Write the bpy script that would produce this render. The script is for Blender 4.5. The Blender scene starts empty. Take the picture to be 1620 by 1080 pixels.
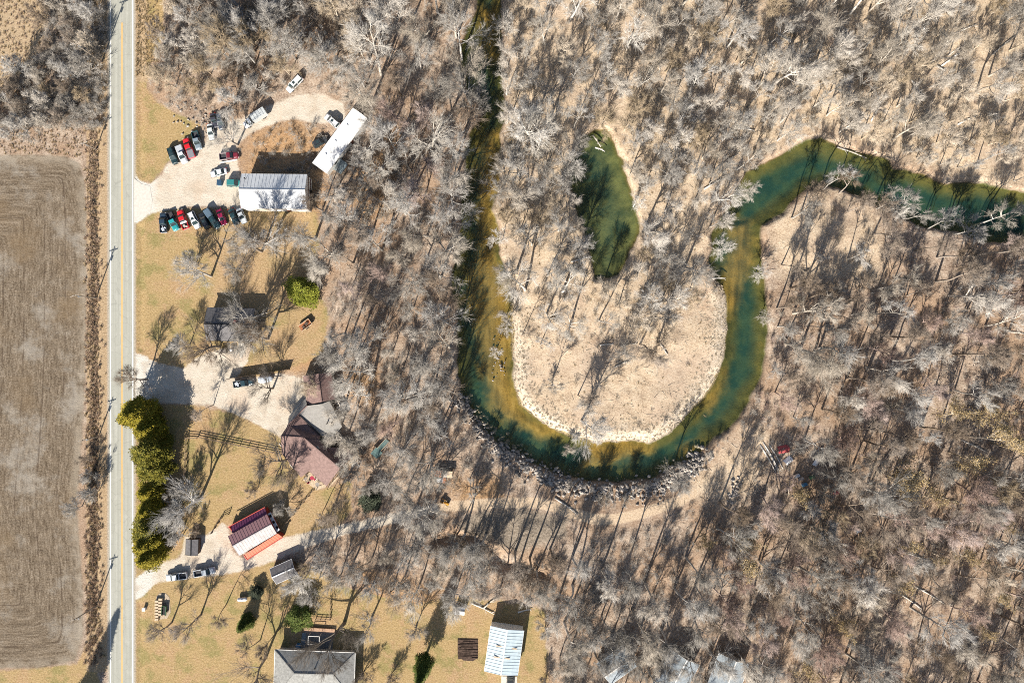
import bpy, bmesh, math, random
import numpy as np
from mathutils import Vector, Matrix
R = math.radians
SC = bpy.context.scene
COL = SC.collection
random.seed(7)
RNG = np.random.default_rng(7)

# ------------------------------------------------------------------ camera, sky, sun, exposure
S = 5.6                      # photo pixels per metre on the ground
CH = 192.9                   # camera height above the ground
cam = bpy.data.objects.new('camera', bpy.data.cameras.new('camera'))
COL.objects.link(cam)
cam.location = (0, 0, CH)
cam.data.lens = 24.0
cam.data.sensor_width = 36.0
cam.data.clip_start = 1.0
cam.data.clip_end = 3000
SC.camera = cam

SUN_EL, SUN_AZ = R(33), R(200)          # azimuth clockwise from +Y, the side the sun stands on
W = bpy.data.worlds.new('World')
SC.world = W
W.use_nodes = True
wn, wl = W.node_tree.nodes, W.node_tree.links
sky = wn.new('ShaderNodeTexSky')
sky.sky_type = 'NISHITA'
sky.sun_disc = False
sky.sun_elevation = SUN_EL
sky.sun_rotation = SUN_AZ
sky.altitude = 200
bg = wn['Background']
wl.new(sky.outputs[0], bg.inputs[0])
bg.inputs[1].default_value = 0.06
sl = bpy.data.lights.new('sun', 'SUN')
sl.energy = 5.0
sl.angle = R(0.5)
sl.color = (1.0, 0.93, 0.83)
sun = bpy.data.objects.new('sun', sl)
COL.objects.link(sun)
tosun = Vector((math.sin(SUN_AZ) * math.cos(SUN_EL), math.cos(SUN_AZ) * math.cos(SUN_EL), math.sin(SUN_EL)))
sun.rotation_euler = (-tosun).to_track_quat('-Z', 'Y').to_euler()
SC.view_settings.view_transform = 'Standard'
SC.view_settings.look = 'None'
SC.view_settings.gamma = 1
SC.view_settings.use_curve_mapping = False
SC.view_settings.exposure = 0.92
SC.cycles.max_bounces = 6
SC.cycles.diffuse_bounces = 1
SC.cycles.transparent_max_bounces = 12
SC.cycles.use_denoising = False
SC.cycles.filter_width = 1.0

# ------------------------------------------------------------------ helpers
def P(px, py, h=0.0):
    """photo pixel of a point at height h -> world x, y"""
    k = (1 - h / CH) / S
    return ((px - 810) * k, (540 - py) * k)

def P3(px, py, h=0.0):
    x, y = P(px, py, h)
    return Vector((x, y, h))

def PIX(x, y):
    return (x * S + 810, 540 - y * S)

def tag(o, label=None, cat=None, group=None, kind=None):
    if label: o['label'] = label
    if cat: o['category'] = cat
    if group: o['group'] = group
    if kind: o['kind'] = kind
    return o

def thing(name, label, cat, loc=(0, 0, 0), rz=0.0, group=None):
    o = bpy.data.objects.new(name, None)
    o.empty_display_size = 0.3
    COL.objects.link(o)
    o.location = loc
    o.rotation_euler = (0, 0, rz)
    return tag(o, label, cat, group)

def link(name, me, parent=None):
    o = bpy.data.objects.new(name, me)
    COL.objects.link(o)
    if parent: o.parent = parent
    return o

class MB:
    """collects faces; build() links them as one mesh object"""
    def __init__(s): s.v = []; s.f = []
    def add(s, vs, fs):
        b = len(s.v)
        s.v += [tuple(p) for p in vs]
        s.f += [tuple(i + b for i in f) for f in fs]
        return s
    def box(s, cx, cy, cz, lx, ly, lz, rz=0.0, top=1.0):
        c, n = math.cos(rz), math.sin(rz)
        vs = []
        for dz, k in ((-.5, 1.0), (.5, top)):
            for dx, dy in ((-.5, -.5), (.5, -.5), (.5, .5), (-.5, .5)):
                x, y = dx * lx * k, dy * ly * k
                vs.append((cx + x * c - y * n, cy + x * n + y * c, cz + dz * lz))
        return s.add(vs, [(3, 2, 1, 0), (4, 5, 6, 7), (0, 1, 5, 4), (1, 2, 6, 5), (2, 3, 7, 6), (3, 0, 4, 7)])
    def slab(s, pts, th):
        """n-gon in space with thickness th downwards (counter-clockwise from above)"""
        n = len(pts)
        a = sum(pts[i][0] * pts[(i + 1) % n][1] - pts[(i + 1) % n][0] * pts[i][1] for i in range(n))
        if a < 0: pts = list(pts)[::-1]
        vs = [tuple(p) for p in pts] + [(p[0], p[1], p[2] - th) for p in pts]
        fs = [tuple(range(n)), tuple(range(2 * n - 1, n - 1, -1))]
        fs += [(i, i + n, (i + 1) % n + n, (i + 1) % n) for i in range(n)]
        return s.add(vs, fs)
    def prism(s, pts2, z0, z1):
        return s.slab([(p[0], p[1], z1) for p in pts2], z1 - z0)
    def bar(s, a, b, w, h=None):
        """square bar from a to b"""
        h = h or w
        a, b = Vector(a), Vector(b)
        d = (b - a).normalized()
        u = d.cross(Vector((0, 0, 1)))
        if u.length < 1e-3: u = Vector((1, 0, 0))
        u.normalize(); v = u.cross(d).normalized()
        vs = []
        for p in (a, b):
            for i, j in ((-1, -1), (1, -1), (1, 1), (-1, 1)):
                vs.append(p + u * (i * w / 2) + v * (j * h / 2))
        return s.add(vs, [(0, 1, 2, 3), (7, 6, 5, 4), (0, 4, 5, 1), (1, 5, 6, 2), (2, 6, 7, 3), (3, 7, 4, 0)])
    def tube(s, a, b, r0, r1, n=8):
        a, b = Vector(a), Vector(b)
        d = (b - a).normalized()
        u = d.orthogonal().normalized(); v = d.cross(u)
        vs = []
        for p, r in ((a, r0), (b, r1)):
            for i in range(n):
                t = 2 * math.pi * i / n
                vs.append(p + (u * math.cos(t) + v * math.sin(t)) * r)
        fs = [(i, (i + 1) % n, (i + 1) % n + n, i + n) for i in range(n)]
        fs += [tuple(range(n - 1, -1, -1)), tuple(range(n, 2 * n))]
        return s.add(vs, fs)
    def ball(s, c, rx, ry, rz, nu=10, nv=6, half=False):
        vs, fs = [], []
        lo = 0.0 if half else -math.pi / 2
        for j in range(nv + 1):
            p = lo + (math.pi / 2 - lo) * j / nv
            for i in range(nu):
                t = 2 * math.pi * i / nu
                vs.append((c[0] + rx * math.cos(p) * math.cos(t), c[1] + ry * math.cos(p) * math.sin(t), c[2] + rz * math.sin(p)))
        for j in range(nv):
            for i in range(nu):
                fs.append((j * nu + i, j * nu + (i + 1) % nu, (j + 1) * nu + (i + 1) % nu, (j + 1) * nu + i))
        return s.add(vs, fs)
    def mesh(s, name, mat, smooth=False):
        me = bpy.data.meshes.new(name)
        me.from_pydata(s.v, [], s.f)
        if mat: me.materials.append(mat)
        if smooth: me.polygons.foreach_set('use_smooth', [True] * len(me.polygons))
        me.validate()
        return me
    def build(s, name, mat, parent=None, smooth=False, bevel=0.0):
        o = link(name, s.mesh(name, mat, smooth), parent)
        if bevel:
            m = o.modifiers.new('edge', 'BEVEL'); m.width = bevel; m.segments = 2; m.limit_method = 'ANGLE'
        return o

# ------------------------------------------------------------------ materials
class NT:
    def __init__(s, name):
        s.m = bpy.data.materials.new(name); s.m.use_nodes = True
        s.t = s.m.node_tree; s.n = s.t.nodes; s.l = s.t.links
        s.b = s.n['Principled BSDF']; s.out = s.n['Material Output']
        s.b.inputs['Roughness'].default_value = 0.8
        s.b.inputs['Specular IOR Level'].default_value = 0.25
    def put(s, sock, v):
        if isinstance(v, bpy.types.NodeSocket): s.l.new(v, sock)
        elif isinstance(v, (tuple, list)) and sock.type == 'RGBA' and len(v) == 3: sock.default_value = (*v, 1)
        else: sock.default_value = v
    def pos(s):
        if not hasattr(s, '_p'):
            s._p = s.n.new('ShaderNodeNewGeometry').outputs['Position']
        return s._p
    def obj(s):
        if not hasattr(s, '_o'):
            s._o = s.n.new('ShaderNodeTexCoord').outputs['Object']
        return s._o
    def noise(s, scale, detail=4, rough=0.6, vec=None, dist=0.0, color=False):
        n = s.n.new('ShaderNodeTexNoise')
        n.inputs['Scale'].default_value = scale; n.inputs['Detail'].default_value = detail
        n.inputs['Roughness'].default_value = rough; n.inputs['Distortion'].default_value = dist
        s.l.new(vec if vec is not None else s.pos(), n.inputs['Vector'])
        return n.outputs['Color' if color else 'Fac']
    def vor(s, scale, vec=None, feature='F1'):
        n = s.n.new('ShaderNodeTexVoronoi'); n.feature = feature
        n.inputs['Scale'].default_value = scale
        s.l.new(vec if vec is not None else s.pos(), n.inputs['Vector'])
        return n.outputs['Distance']
    def math(s, op, a, b=0.0, c=0.0, clamp=False):
        n = s.n.new('ShaderNodeMath'); n.operation = op; n.use_clamp = clamp
        for i, v in enumerate((a, b, c)): s.put(n.inputs[i], v)
        return n.outputs[0]
    def ss(s, v, lo, hi, a=0.0, b=1.0):
        n = s.n.new('ShaderNodeMapRange'); n.interpolation_type = 'SMOOTHSTEP'
        s.put(n.inputs[0], v)
        for i, q in zip((1, 2, 3, 4), (lo, hi, a, b)): n.inputs[i].default_value = q
        return n.outputs[0]
    def mix(s, f, a, b, mode='MIX'):
        n = s.n.new('ShaderNodeMix'); n.data_type = 'RGBA'; n.blend_type = mode
        s.put(n.inputs[0], f); s.put(n.inputs[6], a); s.put(n.inputs[7], b)
        return n.outputs[2]
    def ramp(s, f, stops):
        n = s.n.new('ShaderNodeValToRGB'); s.l.new(f, n.inputs[0])
        e = n.color_ramp.elements
        while len(e) < len(stops): e.new(0.5)
        for q, (p, c) in zip(e, stops): q.position = p; q.color = (*c, 1)
        return n.outputs[0]
    def attr(s, name):
        n = s.n.new('ShaderNodeAttribute'); n.attribute_name = name
        return n.outputs['Fac']
    def scale(s, vec, xyz):
        n = s.n.new('ShaderNodeMapping'); n.inputs['Scale'].default_value = xyz
        s.l.new(vec, n.inputs[0]); return n.outputs[0]
    def bump(s, h, dist, strength=1.0):
        n = s.n.new('ShaderNodeBump'); n.inputs['Strength'].default_value = strength
        n.inputs['Distance'].default_value = dist
        s.l.new(h, n.inputs['Height']); s.l.new(n.outputs[0], s.b.inputs['Normal'])
    def base(s, c): s.put(s.b.inputs['Base Color'], c)

def M_plain(name, col, rough=0.7, var=0.15, scale=3.0, metal=0.0, spec=0.3, grime=0.0):
    t = NT(name)
    n = t.noise(scale, 5, 0.65, t.obj())
    c = t.mix(t.ss(n, .3, .7), tuple(q * (1 - var) for q in col), tuple(min(1, q * (1 + var)) for q in col))
    if grime:
        g = t.noise(0.7, 6, 0.7, t.obj())
        c = t.mix(t.ss(g, .5, .75, 0, grime), c, (0.16, 0.12, 0.09))
    t.base(c)
    t.b.inputs['Roughness'].default_value = rough
    t.b.inputs['Metallic'].default_value = metal
    t.b.inputs['Specular IOR Level'].default_value = spec
    return t.m

def M_shingle(name, col, var=0.22):
    t = NT(name)
    n = t.noise(1.6, 6, 0.7, t.pos()); f = t.noise(9, 3, 0.7, t.pos())
    c = t.mix(t.ss(n, .35, .65), tuple(q * (1 - var) for q in col), tuple(q * (1 + var) for q in col))
    c = t.mix(t.ss(f, .3, .7, 0, .35), c, tuple(q * .55 for q in col))
    t.base(c); t.bump(f, 0.03); t.b.inputs['Roughness'].default_value = .9
    return t.m

def M_metal_roof(name, col, streak=0.25):
    t = NT(name)
    n = t.noise(0.8, 6, 0.7, t.pos()); f = t.noise(0.25, 3, .5, t.pos())
    c = t.mix(t.ss(n, .35, .7), tuple(q * (1 - streak * .6) for q in col), tuple(min(1, q * (1 + streak * .4)) for q in col))
    c = t.mix(t.ss(f, .52, .72, 0, streak), c, (0.25, 0.2, 0.16))
    g = t.noise(1.4, 7, .78, t.pos()); c = t.mix(t.ss(g, .54, .7, 0, streak * 1.6), c, (0.3, 0.22, 0.16))
    t.base(c); t.b.inputs['Roughness'].default_value = .5
    return t.m

def M_bark(name, col, var=0.3):
    t = NT(name)
    oi = t.n.new('ShaderNodeObjectInfo')
    n = t.noise(1.3, 4, .7, t.obj())
    c = t.mix(t.ss(n, .3, .7), tuple(q * (1 - var) for q in col), tuple(min(.8, q * (1 + var)) for q in col))
    hv = t.n.new('ShaderNodeHueSaturation')
    t.l.new(c, hv.inputs['Color'])
    t.put(hv.inputs['Value'], t.math('MULTIPLY_ADD', oi.outputs['Random'], 0.5, 0.78))
    t.put(hv.inputs['Saturation'], t.math('MULTIPLY_ADD', oi.outputs['Random'], -0.5, 1.2))
    t.base(hv.outputs[0]); t.b.inputs['Roughness'].default_value = .85
    return t.m

def M_leaf(name, a, b, c3):
    t = NT(name)
    n = t.noise(1.1, 5, .75, t.obj()); f = t.noise(7, 2, .6, t.obj())
    c = t.mix(t.ss(n, .35, .65), a, b)
    c = t.mix(t.ss(f, .45, .7), c, c3)
    t.base(c); t.b.inputs['Roughness'].default_value = .7
    return t.m

def M_paint(name, col, rough=0.3):
    t = NT(name)
    n = t.noise(2.0, 5, .7, t.obj())
    dust = t.ss(n, .4, .75, 0, .4)
    t.base(t.mix(dust, col, tuple(q * .75 + .06 for q in col)))
    t.b.inputs['Roughness'].default_value = rough
    t.b.inputs['Specular IOR Level'].default_value = .5
    t.b.inputs['Coat Weight'].default_value = .3
    return t.m

def M_glass(name, col=(0.03, 0.05, 0.055)):
    t = NT(name); t.base(col)
    t.b.inputs['Roughness'].default_value = .08; t.b.inputs['Specular IOR Level'].default_value = .6
    return t.m

MAT = dict(
    pale=M_bark('pale_bark', (0.48, 0.43, 0.365)), grey=M_bark('grey_bark', (0.38, 0.355, 0.32)),
    brown=M_bark('brown_bark', (0.27, 0.215, 0.165)), pink=M_bark('pinkish_bark', (0.42, 0.315, 0.27)),
    tan=M_bark('tan_bark', (0.48, 0.39, 0.28)), dark=M_bark('dark_bark', (0.17, 0.145, 0.12)),
    white=M_bark('white_bark', (0.55, 0.51, 0.45), .18),
    dry=M_leaf('dry_leaves', (0.40, 0.28, 0.12), (0.46, 0.37, 0.2), (0.30, 0.19, 0.08)),
    cedar=M_leaf('cedar_foliage', (0.25, 0.21, 0.022), (0.48, 0.36, 0.035), (0.13, 0.15, 0.02)),
    cedar_green=M_leaf('dark_cedar_foliage', (0.13, 0.13, 0.02), (0.32, 0.26, 0.03), (0.06, 0.085, 0.015)),
    yellowgreen=M_leaf('yellow_green_foliage', (0.22, 0.25, 0.03), (0.34, 0.33, 0.045), (0.12, 0.16, 0.02)),
    midgreen=M_leaf('green_foliage', (0.10, 0.15, 0.03), (0.19, 0.22, 0.04), (0.05, 0.085, 0.02)),
    spruce=M_leaf('spruce_foliage', (0.09, 0.12, 0.025), (0.17, 0.19, 0.03), (0.05, 0.075, 0.02)),
    bluegreen=M_leaf('dull_green_foliage', (0.05, 0.065, 0.04), (0.09, 0.10, 0.06), (0.03, 0.045, 0.03)),
    grass=M_leaf('dry_grass', (0.42, 0.31, 0.17), (0.52, 0.41, 0.26), (0.30, 0.2, 0.1)),
    rust_grass=M_leaf('rusty_grass', (0.50, 0.36, 0.25), (0.58, 0.44, 0.32), (0.36, 0.24, 0.16)),
    pale_grass=M_leaf('pale_grass', (0.56, 0.47, 0.35), (0.62, 0.54, 0.42), (0.42, 0.33, 0.22)),
    tyre=M_plain('tyre_rubber', (0.02, 0.02, 0.02), .8), rim=M_plain('wheel_rim', (0.45, 0.45, 0.46), .35, metal=.7),
    glass=M_glass('vehicle_glass'), lamp=M_glass('lamp_lens', (0.7, 0.7, 0.68)), red_lamp=M_glass('red_lamp_lens', (0.4, 0.02, 0.02)),
    liner=M_plain('bed_liner', (0.05, 0.05, 0.055), .8, .4), chrome=M_plain('bright_trim', (0.6, 0.6, 0.6), .3, metal=.8),
    black=M_plain('black_plastic', (0.015, 0.015, 0.017), .6),
    wood=M_plain('weathered_wood', (0.30, 0.22, 0.15), .85, .35), palewood=M_plain('pale_wood', (0.52, 0.41, 0.29), .85, .25),
    darkwood=M_plain('dark_wood', (0.09, 0.065, 0.05), .85, .35), polewood=M_plain('pole_wood', (0.30, 0.25, 0.2), .9, .3),
    white_wall=M_plain('white_siding', (0.75, 0.74, 0.71), .6, .05, grime=.1), beige=M_plain('beige_siding', (0.55, 0.49, 0.4), .7, .08),
    redwall=M_plain('red_siding', (0.33, 0.05, 0.035), .6, .15), brown_trim=M_plain('brown_trim', (0.12, 0.05, 0.035), .6),
    concrete=M_plain('concrete', (0.56, 0.53, 0.47), .9, .1, 1.5), stone=M_plain('stone', (0.30, 0.27, 0.24), .95, .5, 1.0),
    palestone=M_plain('pale_stone', (0.45, 0.4, 0.35), .95, .35, 1.0),
    soil=M_plain('dug_soil', (0.075, 0.05, 0.038), 1, .5, 1.5), teal=M_plain('teal_metal', (0.10, 0.17, 0.165), .6, .2),
    tarpwhite=M_plain('white_tarp', (0.78, 0.79, 0.8), .45, .06), tarpsilver=M_plain('silver_tarp', (0.55, 0.6, 0.66), .35, .25, 1.2, .2),
    tarpred=M_plain('red_tarp', (0.5, 0.1, 0.1), .7, .2), tarpblue=M_plain('blue_tarp', (0.08, 0.22, 0.36), .6, .2),
    orange=M_plain('orange_paint', (0.62, 0.27, 0.03), .5, .2), rust=M_plain('rusty_metal', (0.33, 0.13, 0.06), .9, .4),
    green=M_plain('green_paint', (0.07, 0.16, 0.08), .6, .2), redp=M_plain('red_furniture', (0.35, 0.03, 0.06), .6),
    tank=M_plain('white_tank_paint', (0.8, 0.81, 0.8), .35, .04),
)

# ------------------------------------------------------------------ outlines in photo pixels
RIVER = [(757, -60), (755, 15), (738, 45), (731, 70), (728, 100), (735, 130), (752, 155), (768, 175), (748, 205), (738, 230), (735, 290),
    (730, 330), (728, 370), (722, 410), (714, 450), (722, 490), (724, 540), (726, 590), (730, 620), (742, 645), (757, 670), (780, 695),
    (807, 713), (851, 735), (880, 747), (896, 754), (935, 760), (979, 761), (1027, 757), (1066, 738), (1110, 715), (1128, 694), (1154, 679),
    (1170, 660), (1185, 635), (1207, 593), (1213, 540), (1213, 480), (1208, 440), (1206, 405), (1205, 380), (1206, 355), (1211, 352), (1238, 337),
    (1252, 319), (1279, 298), (1306, 291), (1330, 294), (1359, 307), (1386, 322), (1407, 328), (1451, 350), (1469, 357), (1495, 362), (1525, 367),
    (1564, 380), (1620, 384), (1700, 384), (1700, 308), (1620, 305), (1578, 294), (1561, 288), (1528, 290), (1495, 290), (1445, 270), (1415, 268),
    (1410, 254), (1392, 248), (1359, 239), (1330, 233), (1300, 217), (1276, 221), (1252, 236), (1217, 257), (1184, 269), (1171, 296), (1158, 325),
    (1140, 345), (1129, 365), (1128, 396), (1125, 415), (1131, 432), (1145, 452), (1150, 470), (1154, 520), (1149, 560), (1132, 607), (1113, 635),
    (1085, 665), (1054, 690), (1027, 704), (999, 698), (952, 703), (918, 699), (877, 682), (844, 662), (822, 638), (812, 610), (810, 560),
    (806, 510), (806, 470), (804, 440), (790, 400), (786, 360), (776, 330), (788, 290), (793, 235), (788, 210), (797, 185), (797, 160), (793, 130),
    (790, 95), (792, 60), (792, 15), (795, -60)]
POND = [(942, 204), (960, 204), (971, 220), (984, 253), (993, 284), (1004, 322), (1013, 344), (1012, 369), (995, 393), (989, 415), (980, 432),
    (965, 442), (945, 438), (936, 415), (931, 380), (921, 353), (911, 318), (904, 296), (900, 269), (908, 247), (922, 218)]
SAND = [[(758, 10), (790, 10), (788, 85), (764, 88)], [(770, 205), (786, 215), (786, 290), (772, 330), (782, 380), (790, 430), (803, 460), (803, 490), (798, 530),
    (809, 590), (820, 645), (850, 668), (878, 688), (862, 694), (820, 676), (788, 645), (772, 600), (757, 560), (748, 500), (741, 440), (752, 400), (753, 330), (757, 270), (762, 225)],
    [(928, 706), (1000, 701), (1028, 712), (1005, 722), (962, 730), (930, 740)], [(1166, 355), (1188, 345), (1183, 410), (1170, 470), (1160, 500), (1152, 470), (1156, 420)],
    [(1120, 640), (1136, 610), (1150, 590), (1140, 620), (1126, 650)], [(1090, 716), (1098, 712), (1096, 722), (1088, 724)]]
POINTBAR = [(806, 470), (830, 500), (880, 520), (960, 545), (1050, 540), (1125, 460), (1160, 470), (1166, 540), (1140, 620), (1060, 705), (1000, 715), (900, 705), (830, 665), (805, 600)]
PALE = [POINTBAR, [(800, -60), (1720, -60), (1720, 300), (1560, 295), (1430, 255), (1300, 205), (1200, 250), (1140, 330), (1120, 430), (1060, 560), (900, 540), (800, 500), (790, 300), (800, 150)],
    [(1210, 360), (1300, 295), (1380, 325), (1400, 400), (1390, 450), (1240, 440)], [(1090, 760), (1140, 710), (1190, 660), (1215, 690), (1200, 770), (1120, 800), (1090, 780)]]
FIELD = [(-900, 247), (60, 245), (105, 247), (125, 258), (134, 285), (137, 340), (137, 540), (133, 640), (128, 720), (122, 800), (126, 860), (131, 920), (132, 1000), (120, 1045), (60, 1056), (-900, 1068)]
SHADE_STRIP = [(760, 806), (830, 803), (900, 822), (893, 850), (820, 872), (745, 852), (720, 830)]  # shadowed grass below the track, its shade painted as darker ground
STUBBLE = [(-60, -60), (60, -60), (78, 10), (70, 60), (40, 110), (5, 150), (-60, 165)]
LAWN = [[(213, -60), (262, -60), (258, 60), (236, 105), (232, 140), (252, 165), (290, 185), (318, 195), (320, 230), (270, 255), (262, 262), (240, 290), (213, 290)],
    [(214, 338), (265, 330), (390, 330), (500, 335), (505, 380), (495, 430), (520, 500), (512, 560), (440, 590), (400, 600), (300, 585), (213, 572)],
    [(213, 640), (300, 640), (380, 655), (446, 690), (470, 745), (510, 775), (555, 760), (556, 810), (530, 835), (455, 850), (360, 830), (300, 860), (250, 915), (213, 930)],
    [(213, 925), (300, 905), (440, 885), (490, 895), (540, 925), (590, 940), (660, 955), (710, 945), (790, 950), (862, 965), (868, 1140), (213, 1140)],
    [(-60, 1066), (120, 1050), (150, 1000), (160, 1140), (-60, 1140)]]
ORANGE = [[(330, 370), (480, 345), (500, 440), (470, 500), (330, 480)], [(360, 790), (470, 760), (540, 800), (470, 845)], [(560, 900), (700, 930), (700, 1000), (600, 960)], [(395, 215), (470, 185), (510, 210), (520, 330), (490, 350), (400, 345), (385, 280)], [(395, 560), (470, 500), (520, 540), (500, 590), (400, 590)],
    [(560, 580), (590, 590), (590, 640), (550, 625)], [(560, 260), (620, 200), (640, 330), (560, 350)], [(720, 760), (790, 750), (800, 800), (720, 800)]]
GRAVEL = [[(209, 272), (222, 285), (238, 291), (258, 275), (264, 258), (290, 252), (318, 238), (330, 215), (346, 200), (385, 186), (430, 165), (470, 150), (510, 148), (545, 165), (545, 190), (505, 196),
    (460, 188), (425, 198), (395, 212), (374, 232), (378, 268), (384, 300), (384, 333), (350, 326), (300, 326), (262, 334), (240, 337), (224, 348), (209, 356)],
    [(209, 556), (226, 562), (250, 575), (290, 582), (320, 560), (400, 540), (390, 575), (372, 600), (440, 590), (490, 600), (492, 640), (445, 692), (415, 676), (380, 658), (335, 640), (280, 638), (209, 637)],
    [(209, 918), (235, 900), (262, 888), (286, 882), (292, 850), (330, 845), (352, 826), (362, 838), (366, 868), (382, 885), (448, 850), (480, 843), (548, 828), (640, 808), (700, 795), (706, 806), (640, 824),
    (560, 842), (500, 860), (430, 888), (372, 906), (295, 915), (250, 920), (222, 945), (209, 950)]]
ROADX = (172.5, 211.5)

# ------------------------------------------------------------------ terrain
def sdf(poly, X, Y):
    """signed distance in metres, positive inside; X, Y world arrays"""
    q = np.array([P(*p) for p in poly], dtype=np.float32)
    d = np.full(X.shape, 1e9, np.float32); ins = np.zeros(X.shape, bool)
    n = len(q)
    for i in range(n):
        ax, ay = q[i]; bx, by = q[(i + 1) % n]
        ex, ey = bx - ax, by - ay
        L = ex * ex + ey * ey + 1e-9
        wx, wy = X - ax, Y - ay
        t = np.clip((wx * ex + wy * ey) / L, 0, 1)
        d = np.minimum(d, (wx - t * ex) ** 2 + (wy - t * ey) ** 2)
        if ay != by:
            c = ((ay > Y) != (by > Y)) & (X < ex * (Y - ay) / (ey if ey else 1e-9) + ax)
            ins ^= c
    d = np.sqrt(d)
    return np.where(ins, d, -d)

def lined(pts, X, Y):
    q = np.array([P(*p) for p in pts], dtype=np.float32)
    d = np.full(X.shape, 1e9, np.float32)
    for i in range(len(q) - 1):
        ax, ay = q[i]; ex, ey = q[i + 1] - q[i]
        L = ex * ex + ey * ey + 1e-9
        t = np.clip(((X - ax) * ex + (Y - ay) * ey) / L, 0, 1)
        d = np.minimum(d, (X - ax - t * ex) ** 2 + (Y - ay - t * ey) ** 2)
    return np.sqrt(d)

def union(polys, X, Y):
    return np.maximum.reduce([sdf(p, X, Y) for p in polys])

def vnoise(X, Y, cell, seed):
    r = np.random.default_rng(seed).random((256, 256)).astype(np.float32)
    x, y = X / cell + 1000, Y / cell + 1000
    i, j = np.floor(x).astype(int), np.floor(y).astype(int)
    fx, fy = x - i, y - j
    fx, fy = fx * fx * (3 - 2 * fx), fy * fy * (3 - 2 * fy)
    g = lambda a, b: r[a % 256, b % 256]
    return (g(i, j) * (1 - fx) + g(i + 1, j) * fx) * (1 - fy) + (g(i, j + 1) * (1 - fx) + g(i + 1, j + 1) * fx) * fy

GX, GY, GS = 172.0, 122.0, 0.5
xs = np.arange(-GX, GX + .01, GS, dtype=np.float32)
ys = np.arange(-GY, GY + .01, GS, dtype=np.float32)
NX, NY = len(xs), len(ys)
XX, YY = np.meshgrid(xs, ys)
XC, YC = np.meshgrid(xs[::2], ys[::2])
def up2(a):
    out = np.empty((NY, NX), np.float32)
    out[::2, ::2] = a
    out[1::2, ::2] = (a[:-1] + a[1:]) / 2
    out[:, 1::2] = (out[:, :-2:2] + out[:, 2::2]) / 2
    return out
def soft(polys): return up2(union(polys, XC, YC))

ssm = lambda v, a, b: (lambda t: t * t * (3 - 2 * t))(np.clip((v - a) / (b - a), 0, 1))
jit = (vnoise(XX, YY, 3, 1) - .5) * 1.6 + (vnoise(XX, YY, 1.2, 2) - .5) * .9
sd_river = sdf(RIVER, XX, YY) + jit * .5
sd_pond = sdf(POND, XX, YY) + jit * .6
sd_sand = soft(SAND) + (vnoise(XX, YY, 4, 3) - .5) * 2.5
sd_bar = up2(sdf(POINTBAR, XC, YC))
sd_pale = soft(PALE)
sd_field = soft([FIELD])
sd_stub = soft([STUBBLE])
sd_shade_strip = soft([SHADE_STRIP])
sd_lawn = soft(LAWN)
sd_orange = soft(ORANGE)
sd_gravel = soft(GRAVEL)
PATH = [(700, 800), (730, 800), (762, 797), (800, 795), (850, 795), (880, 802), (905, 812), (940, 821), (975, 821), (1010, 813), (1040, 804), (1075, 792), (1095, 780)]
sd_path = up2(1.5 - lined(PATH, XC, YC))
PXX = XX * S + 810
PYY = 540 - YY * S
wat = np.maximum(sd_river, sd_pond)
wb = np.where(sd_bar > -6, 3.5, 1.3)
bank = -1.3 * ssm(wat, -wb, np.where(sd_bar > -6, .6, .2))
deep = np.clip(wat * .5, 0, 1.7) * (1 - .8 * ssm(sd_sand, -1.5, 1.5))
hgt = bank - np.where(wat > 0, deep, 0)
rough = ssm(-np.maximum(np.maximum(sd_lawn, sd_gravel), np.maximum(sd_field, sd_path)), .5, 4) * ssm(PXX, 214, 235)
hgt += rough * ((vnoise(XX, YY, 9, 5) - .5) * .7 + (vnoise(XX, YY, 2.5, 6) - .5) * .28)
hgt += ssm(sd_field, 0, 1.5) * (vnoise(XX, YY, .9, 8) - .5) * .12
dditch = np.abs(PXX - 152 + (vnoise(XX, YY, 8, 9) - .5) * 5) / S
hgt -= .45 * np.exp(-(dditch / .7) ** 2) * ssm(PYY, 190, 240) * (1 - ssm(PYY, 960, 1010))
dditch2 = np.abs(PXX - 222) / S
hgt -= .25 * np.exp(-(dditch2 / .8) ** 2) * (sd_gravel < -1)
RAVINE = [(690, 858), (720, 853), (745, 853), (765, 863), (780, 880), (800, 896), (830, 902), (860, 912)]
drav = up2(lined(RAVINE, XC, YC))
hgt -= 2.6 * np.exp(-(drav / 1.9) ** 2)
hgt = np.where(np.abs(PXX - 192) < 28, np.minimum(hgt, -0.03), hgt).astype(np.float32)
WATER_Z = -1.12

def ground_h(x, y):
    i = int(np.clip(round((x + GX) / GS), 0, NX - 1)); j = int(np.clip(round((y + GY) / GS), 0, NY - 1))
    return float(hgt[j, i])
def grid_at(a, x, y):
    i = np.clip(np.round((np.asarray(x) + GX) / GS).astype(int), 0, NX - 1); j = np.clip(np.round((np.asarray(y) + GY) / GS).astype(int), 0, NY - 1)
    return a[j, i]

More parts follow.
